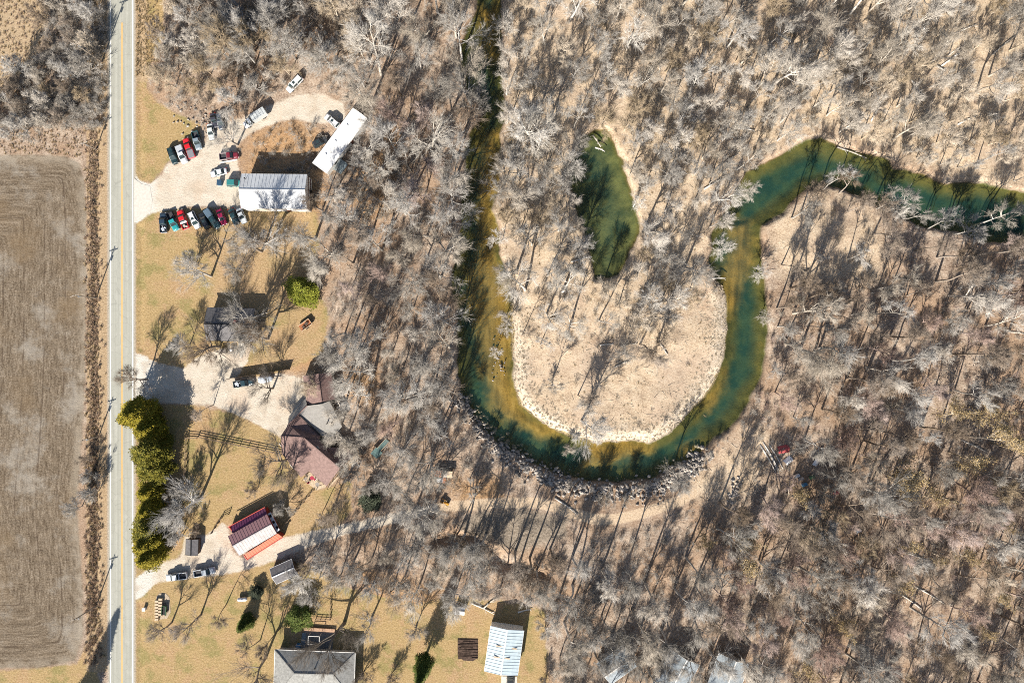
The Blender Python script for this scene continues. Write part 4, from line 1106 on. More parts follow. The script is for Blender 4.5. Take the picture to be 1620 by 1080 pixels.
m = MB(); m.bar((2.0, 0, .35), (3.0, 0, .35), .1); m.bar((-1.8, -.6, .3), (2.0, -.3, .35), .1); m.bar((-1.8, .6, .3), (2.0, .3, .35), .1); m.build('trailer_frame', MAT['black'], mound)
wheels(mound, (-.3,), .95, .3)
def trailer(px, py, rz, label, mat, side, L=3.2, Wd=1.7):
    r = thing('utility_trailer', label, 'trailer', loc3(px, py), R(rz), 'open utility trailers')
    m = MB(); m.box(0, 0, .55, L, Wd, .1); m.build('floor', MAT[mat], r)
    for s in (-1, 1):
        m = MB(); m.box(0, s * Wd / 2, .85, L, .09, .5); m.build('side_panel', MAT[side], r)
    m = MB(); m.box(L / 2, 0, .85, .08, Wd - .12, .5); m.build('front_panel', MAT[side], r)
    m = MB(); m.bar((L / 2, -.5, .5), (L / 2 + 1.1, 0, .5), .08); m.bar((L / 2, .5, .5), (L / 2 + 1.1, 0, .5), .08); m.build('drawbar', MAT['black'], r)
    wheels(r, (-.2,), Wd / 2 + .16, .32)
    return r
t1 = trailer(484, 514, 36, 'rusty red trailer with pale side boards on the lawn at the wood edge', 'rust', 'palewood', 3.6, 1.8)
m = MB(); m.box(.5, .1, .8, .9, .8, .4, .4); m.box(-.7, -.2, .75, .7, .7, .3, .2); m.build('load', MAT['darkwood'], t1)
trailer(261.5, 964, 87, 'green open trailer between the firewood rows and the lawn', 'black', 'green', 2.6, 1.2)
lp = thing('propane_tank', 'white horizontal propane tank on the lawn in the shade of a conifer', 'propane tank', loc3(385, 946), R(3))
m = MB()
for a_, b_, r0_, r1_ in ((-1.35, -1.1, .25, .5), (-1.1, 1.1, .5, .5), (1.1, 1.35, .5, .25)): m.tube((a_, 0, .8), (b_, 0, .8), r0_, r1_, 16)
m.build('tank', MAT['tank'], lp, False)
m = MB(); m.tube((0, 0, 1.25), (0, 0, 1.5), .2, .18, 10); m.build('valve_dome', MAT['tank'], lp)
for x in (-.8, .8):
    m = MB(); m.box(x, 0, .2, .25, .8, .5); m.build('foot', MAT['concrete'], lp)
for k, (px, n, y0) in enumerate(((249.5, 7, 947), (255.5, 6, 944))):
    f = thing('firewood_row', ('left' if k == 0 else 'right') + ' of two rows of stacked firewood on the bare pad below the drive', 'firewood', loc3(px, y0 + 16), 0, 'stacked firewood rows')
    for q_ in range(n):
        m = MB()
        for s in range(5): m.bar((-.5 + RNG.random() * .1, 2.4 - q_ * .85 + .1, .15 + s * .17), (.5 + RNG.random() * .1, 2.4 - q_ * .85, .15 + s * .17), .6, .16)
        m.build('stack', MAT['palewood'], f)
m = MB(); m.prism([P(247, 944), P(252, 938), P(262, 938), P(268, 944), P(270, 968), P(264, 978), P(247, 980)], -.02, .06); tag(m.build('bare_pad', M_plain('bare_pad_soil', (.42, .34, .25), 1, .2)), kind='structure')
ub = thing('utility_box', 'small white utility box at the lawn edge near the road', 'utility box', loc3(229.5, 962))
m = MB(); m.box(0, 0, .45, .75, .75, .9, top=.95); m.build('cabinet', MAT['tarpwhite'], ub, bevel=.03)
m = MB(); m.box(0, 0, .93, .85, .85, .07); m.build('lid', MAT['tarpwhite'], ub)
tg = thing('garden_tractor', 'small orange tractor on the track edge in the wood', 'tractor', loc3(704, 793), R(-35))
m = MB(); loft(m, [(-.2, .38, .5, .95), (.8, .36, .5, 1.0), (1.35, .3, .55, .9)], .8); m.build('hood', MAT['orange'], tg, True)
m = MB(); m.box(-.6, 0, .75, .55, .6, .12); m.box(-.85, 0, 1.0, .1, .55, .45); m.build('seat', MAT['black'], tg)
m = MB(); m.box(-.6, .55, .95, .9, .3, .08); m.box(-.6, -.55, .95, .9, .3, .08); m.build('fender', MAT['orange'], tg)
wheels(tg, (-.7,), .6, .55); wheels(tg, (.95,), .5, .33)
m = MB(); m.prism([P(724, 1009), P(756, 1010), P(756, 1040), P(748, 1045), P(733, 1044), P(724, 1036)], 0, .1); tag(m.build('dug_garden_bed', MAT['soil']), kind='structure')
m = MB()
for k in range(13):
    a_, b_ = P3(724.5 + 8 * RNG.random() * (k % 3 > 0), 1011.5 + k * 2.4 + RNG.random() * 1.5, .13), P3(755.5 - 9 * RNG.random() * (k % 2), 1012 + k * 2.4 + RNG.random() * 1.5, .13); m.bar(a_, b_, .22 + .1 * RNG.random(), .14 + .1 * RNG.random())
tag(m.build('soil_ridges', MAT['soil']), kind='stuff')
gr = thing('barbecue_grill', 'black barbecue grill with a white lid below the dark-roofed house', 'grill', loc3(368, 553), R(2))
m = MB(); m.box(0, 0, .85, 1.4, .9, .5); m.build('body', MAT['black'], gr)
m = MB(); m.ball((0, 0, 1.1), .45, .4, .35, half=True); m.build('lid', MAT['tarpwhite'], gr)
for x in (-.6, .6):
    for y in (-.35, .35):
        m = MB(); m.box(x, y, .3, .07, .07, .6); m.build('leg', MAT['black'], gr)
cb = thing('wheelie_bin', 'dark bin standing left of the grill below the dark-roofed house', 'bin', loc3(355, 555))
m = MB(); m.box(0, 0, .55, 1.7, 1.1, 1.1, top=1.06); m.build('body', MAT['bluegreen'], cb)
m = MB(); m.box(0, 0, 1.15, 1.9, 1.25, .1); m.build('lid', MAT['stone'], cb)
# camp things in the right-hand wood
for nm, lb, ct, px, py, rz, mt, l_, w_, h_ in (('tarp_shelter', 'faded red tarp shelter in the right-hand wood beside a pale plank heap', 'tarp shelter', 1239, 710, 10, 'tarpred', 3.2, 2.2, 1.0),
        ('tarp_shelter', 'pointed white tarp shelter just below the red one', 'tarp shelter', 1247, 728, 40, 'tarpwhite', 2.4, 1.8, 1.1), ('tarp_shelter', 'small white tarp shelter among dark brush right of the white pointed one', 'tarp shelter', 1291, 731, 55, 'tarpwhite', 2.2, 1.3, .8)):
    r = thing(nm, lb, ct, loc3(px, py), R(rz), 'tarp shelters in the wood')
    for s in (-1, 1):
        m = MB(); m.slab([(-l_ / 2, 0, h_), (l_ / 2, .1, h_ * .9), (l_ / 2 * .9, s * w_ / 2, .15), (-l_ / 2 * 1.05, s * w_ / 2, .2)], .03); m.build('tarp', MAT[mt], r)
    for s in (-1, 1):
        m = MB(); m.box(s * l_ / 2 * .95, 0, h_ * .43, .07, .07, h_ * .86); m.build('pole', MAT['wood'], r)
for nm, lb, ct, px, py, mt in (('oil_drum', 'pale grey drum in the junk heap right of the tarp shelters', 'drum', 1260, 752, 'tarpsilver'), ('oil_drum', 'stone-grey drum, upper one in the junk heap', 'drum', 1266, 757, 'palestone'),
        ('oil_drum', 'blue-grey drum, lowest in the junk heap', 'drum', 1272, 766, 'tarpblue'), ('oil_drum', 'green drum, rightmost in the junk heap', 'drum', 1284, 754, 'green'), ('oil_drum', 'small red drum apart from the junk heap', 'drum', 1322, 779, 'tarpred'),
        ('oil_drum', 'white drum alone in the lower right wood', 'drum', 1356, 838, 'tarpwhite')):
    r = thing(nm, lb, ct, loc3(px, py), R(20), 'drums lying in the wood')
    m = MB(); m.tube((-.7, 0, .5), (.7, 0, .5), .48, .48, 12); m.build('barrel', MAT[mt], r)
    m = MB(); m.tube((-.2, 0, .5), (-.14, 0, .5), .5, .5, 12); m.tube((.14, 0, .5), (.2, 0, .5), .5, .5, 12); m.build('hoop', MAT[mt], r)

# ------------------------------------------------------------------ trees
def frames(d):
    a = np.where(np.abs(d[:, 2:3]) < .9, np.array([[0, 0, 1.]]), np.array([[1., 0, 0]]))
    u = np.cross(d, a); u /= np.linalg.norm(u, axis=1, keepdims=True) + 1e-9
    return u, np.cross(d, u)
def branches(rng, start, d, ln, r0, n, up, wob, tipr=.3):
    """curved branches: points (B, n, 3) and radii (B, n)"""
    B = len(start)
    tt = np.linspace(0, 1, n)
    pts = np.empty((B, n, 3)); pts[:, 0] = start
    cur = d.copy(); step = ln / (n - 1)
    for i in range(1, n):
        cur = cur + rng.normal(0, wob, (B, 3)); cur[:, 2] += up
        cur /= np.linalg.norm(cur, axis=1, keepdims=True)
        pts[:, i] = pts[:, i - 1] + cur * step[:, None]
    return pts, r0[:, None] * (1 - (1 - tipr) * tt[None])
def tubes(pts, rad, k):
    B, n, _ = pts.shape
    d = np.gradient(pts, axis=1); d /= np.linalg.norm(d, axis=2, keepdims=True) + 1e-9
    u, v = frames(d.reshape(-1, 3)); u = u.reshape(B, n, 3); v = v.reshape(B, n, 3)
    a = np.arange(k) * 2 * np.pi / k
    vs = pts[:, :, None] + rad[:, :, None, None] * (np.cos(a)[None, None, :, None] * u[:, :, None] + np.sin(a)[None, None, :, None] * v[:, :, None])
    idx = np.arange(B * n * k).reshape(B, n, k)
    q = np.stack([idx[:, :-1], np.roll(idx, -1, 2)[:, :-1], np.roll(idx, -1, 2)[:, 1:], idx[:, 1:]], -1).reshape(-1, 4)
    return vs.reshape(-1, 3), q
def spikes(start, d, ln, r):
    """single-segment twigs, three-sided and pointed"""
    B = len(start)
    u, v = frames(d)
    a = np.arange(3) * 2 * np.pi / 3
    ring = start[:, None] + r[:, None, None] * (np.cos(a)[None, :, None] * u[:, None] + np.sin(a)[None, :, None] * v[:, None])
    vs = np.concatenate([ring, (start + d * ln[:, None])[:, None]], 1)
    i = np.arange(B)[:, None] * 4
    f = np.concatenate([i + np.array([[0, 1, 3]]), i + np.array([[1, 2, 3]]), i + np.array([[2, 0, 3]])], 0)
    return vs.reshape(-1, 3), f
def kids(rng, pts, rad, per, t0, t1, a0, a1):
    B, n, _ = pts.shape
    p = np.repeat(np.arange(B), per); N = len(p)
    tt = rng.uniform(t0, t1, N); tt[::per] = t1 if t1 < 1 else .999
    x = tt * (n - 1); i = np.minimum(x.astype(int), n - 2); f = (x - i)[:, None]
    s = pts[p, i] * (1 - f) + pts[p, i + 1] * f
    r = rad[p, i] * (1 - f[:, 0]) + rad[p, i + 1] * f[:, 0]
    ax = pts[p, i + 1] - pts[p, i]; ax /= np.linalg.norm(ax, axis=1, keepdims=True) + 1e-9
    u, v = frames(ax)
    az = rng.uniform(0, 2 * np.pi, N); an = rng.uniform(a0, a1, N)
    an[::per] *= .35
    d = ax * np.cos(an)[:, None] + (u * np.cos(az)[:, None] + v * np.sin(az)[:, None]) * np.sin(an)[:, None]
    return s, d, r, tt
def make_mesh(name, chunks, mats, smooth=False):
    """chunks: (verts, faces, material index)"""
    vs = np.concatenate([c[0] for c in chunks]).astype(np.float32); off = 0
    li, ls, mi = [], [], []; tot = 0
    for v, f, k in chunks:
        n = f.shape[1]
        li.append((f + off).ravel()); ls.append(tot + np.arange(len(f)) * n); mi.append(np.full(len(f), k)); tot += f.size; off += len(v)
    me = bpy.data.meshes.new(name)
    me.vertices.add(len(vs)); me.vertices.foreach_set('co', vs.ravel())
    li = np.concatenate(li).astype(np.int32); me.loops.add(len(li)); me.loops.foreach_set('vertex_index', li)
    ls = np.concatenate(ls).astype(np.int32); me.polygons.add(len(ls)); me.polygons.foreach_set('loop_start', ls)
    me.polygons.foreach_set('material_index', np.concatenate(mi).astype(np.int32))
    me.update(calc_edges=True)
    for m in mats: me.materials.append(m)
    return me
TW = 1.0   # twig thickness factor
def gen_tree(seed, H, spread, r, bark, fork=.35, n1=11, n2=7, n3=7, n4=6, stems=1, a1=(.5, 1.05), up=.05, leaf=None, lean=.05, thick=1.0):
    rng = np.random.default_rng(seed)
    if H > 8: H *= 1.14; spread *= 1.32; r *= 1.4
    if stems == 1: st = np.zeros((1, 3)); d = np.array([[rng.normal(0, lean), rng.normal(0, lean), 1.]])
    else:
        a = rng.uniform(0, 2 * np.pi, stems); o = rng.uniform(.15, .55, stems)
        st = np.stack([np.cos(a) * .2, np.sin(a) * .2, np.zeros(stems)], 1); d = np.stack([np.cos(a) * o, np.sin(a) * o, np.ones(stems)], 1)
    st[:, 2] = -.25
    d /= np.linalg.norm(d, axis=1, keepdims=True)
    S_ = len(st)
    tp, trr = branches(rng, st, d, np.full(S_, H * .86) * rng.uniform(.85, 1, S_), np.full(S_, r), 8, .06, .07, .18)
    s, d1, rr, tt = kids(rng, tp, trr, n1, fork, .97, *a1)
    l1 = spread * rng.uniform(.75, 1.15, len(s)) * (1.05 - .55 * (tt - fork) / (1 - fork))
    p1, q1 = branches(rng, s, d1, l1, np.minimum(rr * .62, r * .5) + .015, 6, up, .075, .22)
    s, d2, rr, tt = kids(rng, p1, q1, n2, .2, 1, .3, .75)
    l2 = np.repeat(l1, n2) * .62 * rng.uniform(.6, 1.2, len(s)) * (1.15 - .6 * tt)
    p2, q2 = branches(rng, s, d2, l2, rr * .55 + .008, 4, up, .08, .25)
    s, d3, rr, tt = kids(rng, p2, q2, n3, .1, 1, .3, .7)
    l3 = np.repeat(l2, n3) * .62 * rng.uniform(.6, 1.2, len(s)) + .15
    p3, q3 = branches(rng, s, d3, l3, rr * .5 + .006 * thick, 3, up * .5, .07, .35)
    s, d4, rr, tt = kids(rng, p3, q3, n4, .05, 1, .25, .65)
    l4 = (np.repeat(l3, n4) * .75 + .25) * rng.uniform(.6, 1.3, len(s))
    rt = np.full(len(s), .018 * thick * TW)
    trunk = make_mesh('trunk', [(*tubes(tp, trr, 7), 0), (*tubes(p1, q1, 5), 0)], [MAT[bark]])
    ch = [(*tubes(p2, q2, 4), 0), (*tubes(p3, np.maximum(q3, .019 * thick * TW), 3), 0), (*spikes(s, d4, l4, rt), 0)]
    mats = [MAT[bark]]
    if leaf:
        e = s + d4 * (l4 * rng.uniform(.3, 1, len(s)))[:, None]
        e = np.repeat(e, 2, 0) + rng.normal(0, .22, (len(e) * 2, 3)); N = len(e)
        a = rng.normal(0, 1, (N, 3)); a /= np.linalg.norm(a, axis=1, keepdims=True); u, v = frames(a); sz = rng.uniform(.08, .2, (N, 1))
        vs = np.stack([e - u * sz, e + v * sz * .7, e + u * sz, e - v * sz * .7], 1).reshape(-1, 3)
        ch.append((vs, np.arange(N * 4).reshape(-1, 4), 1)); mats.append(MAT[leaf])
    crown = make_mesh('crown', ch, mats)
    return trunk, crown
def gen_evergreen(seed, H, rad, leaf, kind='cone', n=1500, low=.05):
    rng = np.random.default_rng(seed)
    tp, trr = branches(rng, np.array([[0, 0, -.2]]), np.array([[0, 0, 1.]]), np.array([H * .95]), np.array([H * .02 + .05]), 8, .1, .02, .15)
    zz = low + (1 - low) * rng.random(n) ** 1.25
    prof = {'cone': (1 - zz) ** .8 * 1.0, 'column': np.sqrt(np.clip(1 - (2 * zz - .85) ** 2 * .8, 0, 1)) * (1 - zz ** 5), 'round': np.sqrt(np.clip(1 - ((zz - .45) / .56) ** 2, 0, 1))}[kind]
    az = rng.uniform(0, 2 * np.pi, n)
    lob = 1 + (.45 if kind == 'round' else .22) * np.sin(az * 3 + seed) * np.sin(zz * 7 + seed) + .18 * np.sin(az * 5 + zz * 14 + seed * 2)
    rr = rad * prof * lob * (.35 + .65 * np.sqrt(rng.random(n)))
    c = np.stack([np.cos(az) * rr, np.sin(az) * rr, zz * H], 1)
    nb = 60
    bz = rng.uniform(low + .03, .93, nb); ba = rng.uniform(0, 2 * np.pi, nb)
    bl = rad * (1 - bz) ** .7 * .85
    bs = np.stack([np.zeros(nb), np.zeros(nb), bz * H], 1); bd = np.stack([np.cos(ba), np.sin(ba), np.full(nb, .15)], 1); bd /= np.linalg.norm(bd, axis=1, keepdims=True)
    bp_, bq = branches(rng, bs, bd, bl, np.full(nb, .05), 3, .02, .08, .3)
    k = 7; N = n * k
    e = np.repeat(c, k, 0) + rng.normal(0, .26, (N, 3))
    out = np.repeat(np.stack([np.cos(az), np.sin(az), np.full(n, .5)], 1), k, 0) + rng.normal(0, .6, (N, 3)); out /= np.linalg.norm(out, axis=1, keepdims=True)
    u, v = frames(out); sz = rng.uniform(.12, .32, (N, 1))
    vs = np.stack([e - u * sz * .5, e + u * sz * .5, e + out * sz * 1.6], 1).reshape(-1, 3)
    trunk = make_mesh('trunk', [(*tubes(tp, trr, 7), 0), (*tubes(bp_, bq, 4), 0)], [MAT['dark']])
    crown = make_mesh('crown', [(vs, np.arange(N * 3).reshape(-1, 3), 0)], [MAT[leaf]])
    return trunk, crown

VAR = {}
def var(k, *a, **kw): VAR[k] = gen_tree(*a, **kw)
var('tall0', 11, 18, 5.2, .30, 'pale', .38); var('tall1', 12, 17, 4.6, .26, 'grey', .42); var('tall2', 13, 19, 5.4, .30, 'white', .36, n1=8)
var('tall3', 14, 16, 4.6, .24, 'brown', .42); var('high0', 51, 19, 3.6, .27, 'grey', .62, n1=9, a1=(.35, .8)); var('high1', 52, 18, 3.3, .25, 'brown', .64, n1=9, a1=(.35, .8)); var('high2', 53, 20, 3.8, .28, 'pale', .6, n1=9, a1=(.35, .8))
var('slim0', 15, 15, 3.0, .17, 'grey', .5, n1=8, n2=5); var('slim1', 16, 14, 2.8, .15, 'brown', .5, n1=8, n2=5)
var('pink0', 17, 13, 4.0, .2, 'pink', .3, n3=7); var('pink1', 18, 11, 3.6, .17, 'pink', .28, n3=7); var('mid0', 19, 12, 4.2, .2, 'pale', .3); var('mid1', 20, 11, 4.0, .19, 'grey', .3)
var('mid2', 21, 10, 3.8, .17, 'tan', .28); var('mid3', 22, 11, 4.0, .18, 'white', .3, n1=8)
var('brush0', 23, 7, 2.4, .09, 'grey', .15, n1=5, n2=5, n3=5, n4=4, stems=5); var('brush1', 24, 6, 2.2, .08, 'brown', .15, n1=5, n2=5, n3=5, n4=4, stems=5)
var('brush2', 25, 6.5, 2.3, .08, 'pale', .15, n1=5, n2=5, n3=5, n4=4, stems=5); var('brush3', 26, 5.5, 2.2, .08, 'tan', .15, n1=5, n2=5, n3=5, n4=4, stems=5)
var('oak0', 27, 14, 6.2, .36, 'dark', .3, n1=10, a1=(.6, 1.15)); var('oak1', 28, 13, 5.6, .32, 'grey', .3, n1=10, a1=(.6, 1.15)); var('oak2', 29, 15, 5.0, .3, 'brown', .35)
var('dry0', 30, 10, 3.6, .18, 'tan', .25, n1=8, n2=5, n3=5, n4=4, leaf='dry')
EV = dict(cedar0=gen_evergreen(41, 11.5, 3.3, 'cedar', 'column', 1900), cedar1=gen_evergreen(42, 10.5, 3.0, 'cedar', 'column', 1800), cedar2=gen_evergreen(48, 11, 3.5, 'cedar_green', 'round', 1900), yardgreen=gen_evergreen(49, 8, 4.2, 'midgreen', 'round', 1700), bright=gen_evergreen(43, 6, 3.4, 'yellowgreen', 'round', 1300),
          spruce=gen_evergreen(44, 10, 2.9, 'spruce', 'cone', 1700), conifer=gen_evergreen(45, 20, 3.4, 'spruce', 'cone', 2400, .2), dull=gen_evergreen(46, 5, 2.6, 'bluegreen', 'round', 800))

LAND = [('the white metal barn', 432, 302), ('the white mobile home', 537, 222), ('the box truck', 404, 188), ('the upper end of the gravel track', 540, 165), ('the dark-roofed house', 362, 513),
    ('the brown-roofed house', 497, 690), ('the red barn', 405, 846), ('the hip-roofed house', 498, 1067), ('the pole building', 797, 1030), ('the upper end of the oxbow pond', 950, 204),
    ('the lower end of the oxbow pond', 962, 442), ('the middle of the oxbow pond', 965, 320), ('the river at the upper edge of the picture', 772, 15), ('the river narrows below the upper edge', 770, 170),
    ('the golden sandbar of the left river arm', 770, 440), ('the left river arm where it starts to bend', 770, 620), ('the lowest point of the river bend', 979, 732), ('the right river arm where it leaves the bend', 1150, 650),
    ('the middle of the right river arm', 1180, 480), ('the river elbow at the upper right', 1215, 300), ('the blue-green pool of the upper right river', 1320, 255), ('the river at the right edge', 1600, 340),
    ('the dirt track bend', 960, 822), ('the patched shelter', 704, 747), ('the teal walkway', 603, 708), ('the red tarp shelter', 1239, 710), ('the junk heap', 1268, 757), ('the dark ravine', 770, 875),
    ('the rust-red trailer', 484, 514), ('the bright green bush', 475, 462), ('the upper right corner of the picture', 1600, 20), ('the lower right corner of the picture', 1600, 1060),
    ('the upper left corner of the picture', 20, 20), ('the upper edge of the picture at the road', 192, 10), ('the middle of the right edge', 1605, 560), ('the right edge below its middle', 1605, 800),
    ('the middle of the upper edge', 1000, 10), ('the upper edge right of the middle', 1230, 10), ('the lower edge right of the middle', 1180, 1060), ('the white shed at the wood edge', 727, 967), ('the dug garden bed', 740, 1026),
    ('the white drum in the lower right wood', 1356, 838), ('the inner point of the river bend', 980, 640), ('the outer bank below the bend', 1100, 800)]
DIRS = ['right of', 'above right of', 'above', 'above left of', 'left of', 'below left of', 'below', 'below right of']
USED = set()
def where(px, py, adj):
    """a label that single out a plant by its look and its place beside something one can find"""
    cand = sorted(LAND, key=lambda l: (l[1] - px) ** 2 + (l[2] - py) ** 2)
    opts = []
    for k, a in enumerate(cand[:7]):
        dx, dy = px - a[1], a[2] - py
        dist = math.hypot(dx, dy) / S
        dr = DIRS[int(round(math.degrees(math.atan2(dy, dx)) / 45)) % 8]
        far_ = 'just' if dist < 6 else 'a little way' if dist < 12 else 'some way' if dist < 20 else 'well' if dist < 30 else 'far'
        opts.append('%s %s %s %s' % (adj, far_, dr, a[0]))
        if k < 3:
            for b in cand[:9]:
                if b is not a: opts.append('%s %s %s %s, towards %s' % (adj, far_, dr, a[0], b[0]))
    opts.sort(key=lambda o: ('towards' in o))
    for lb in opts:
        if len(lb.split()) <= 16 and lb not in USED: break
    USED.add(lb)
    return lb
LOOK = dict(high0='lofty grey bare tree', high1='lofty brown bare tree', high2='lofty pale bare tree', tall0='tall pale bare tree', tall1='tall grey bare tree', tall2='tall whitish bare tree', tall3='tall brown bare tree', slim0='slender grey bare tree', slim1='slender brown bare tree',
    pink0='pinkish bare tree', pink1='small pinkish bare tree', mid0='pale spreading bare tree', mid1='grey spreading bare tree', mid2='tan spreading bare tree', mid3='whitish spreading bare tree',
    brush0='grey many-stemmed bare tree', brush1='brown many-stemmed bare tree', brush2='pale many-stemmed bare tree', brush3='tan many-stemmed bare tree', oak0='broad dark bare tree', oak1='broad grey bare tree', oak2='broad brown bare tree', dry0='tree still holding dry tan leaves')
def plant(name, meshes, px, py, sc, rz, label, cat, group=None, tilt=(0, 0)):
    x, y = P(px, py); z = ground_h(x, y)
    r = thing(name, label, cat, (x, y, z), rz, group)
    r.scale = (sc, sc, sc); r.rotation_euler = (tilt[0], tilt[1], rz)
    link('trunk', meshes[0], r); link('crown', meshes[1], r)
    return r

# evergreens
EVG = 'evergreens in the row along the road'
for i, (px, py, k, sc) in enumerate(((238, 650, 'cedar0', 1.2), (252, 674, 'cedar1', 1.1), (258, 708, 'cedar2', 1.1), (260, 736, 'cedar2', .95), (250, 772, 'cedar1', .9), (250, 800, 'cedar0', .85), (252, 828, 'cedar2', .95), (250, 850, 'cedar0', 1.0), (252, 872, 'cedar1', 1.0))):
    plant('evergreen_tree', EV[k], px, py, sc, i * 1.3, 'yellow-green evergreen, %s of the row along the road' % ('topmost', 'second from the top', 'third from the top', 'fourth from the top', 'fifth from the top', 'fourth from the bottom', 'third from the bottom', 'second from the bottom', 'lowest')[i], 'evergreen tree', EVG)
plant('evergreen_bush', EV['bright'], 487, 465, 1.0, .3, 'bright yellow-green spreading bush on the lawn edge beside the wood', 'evergreen bush')
plant('evergreen_bush', EV['bright'], 472, 455, .72, 2.1, 'smaller bright green bush overlapping the yellow-green one at the wood edge', 'evergreen bush')
plant('conifer', EV['yardgreen'], 478, 970, .74, .5, 'broad green conifer beside the stone patio of the hip-roofed house', 'conifer')
plant('conifer', EV['spruce'], 393, 980, .72, 1.1, 'dark green conifer on the lawn below the propane tank', 'conifer')
plant('conifer', EV['conifer'], 674, 1036, .85, 2.0, 'tall green conifer at the lower edge throwing a long shadow up the lawn', 'conifer')
plant('conifer', EV['conifer'], 128, 1128, 1.0, .4, 'tall conifer below the lower edge whose shadow falls across the road', 'conifer')
plant('evergreen_bush', EV['dull'], 588, 788, 1.0, .4, 'dull green bush in the wood right of the lower lawn', 'evergreen bush')
plant('evergreen_bush', EV['dull'], 408, 934, .6, 1.4, 'dull green bush beside the propane tank', 'evergreen bush')

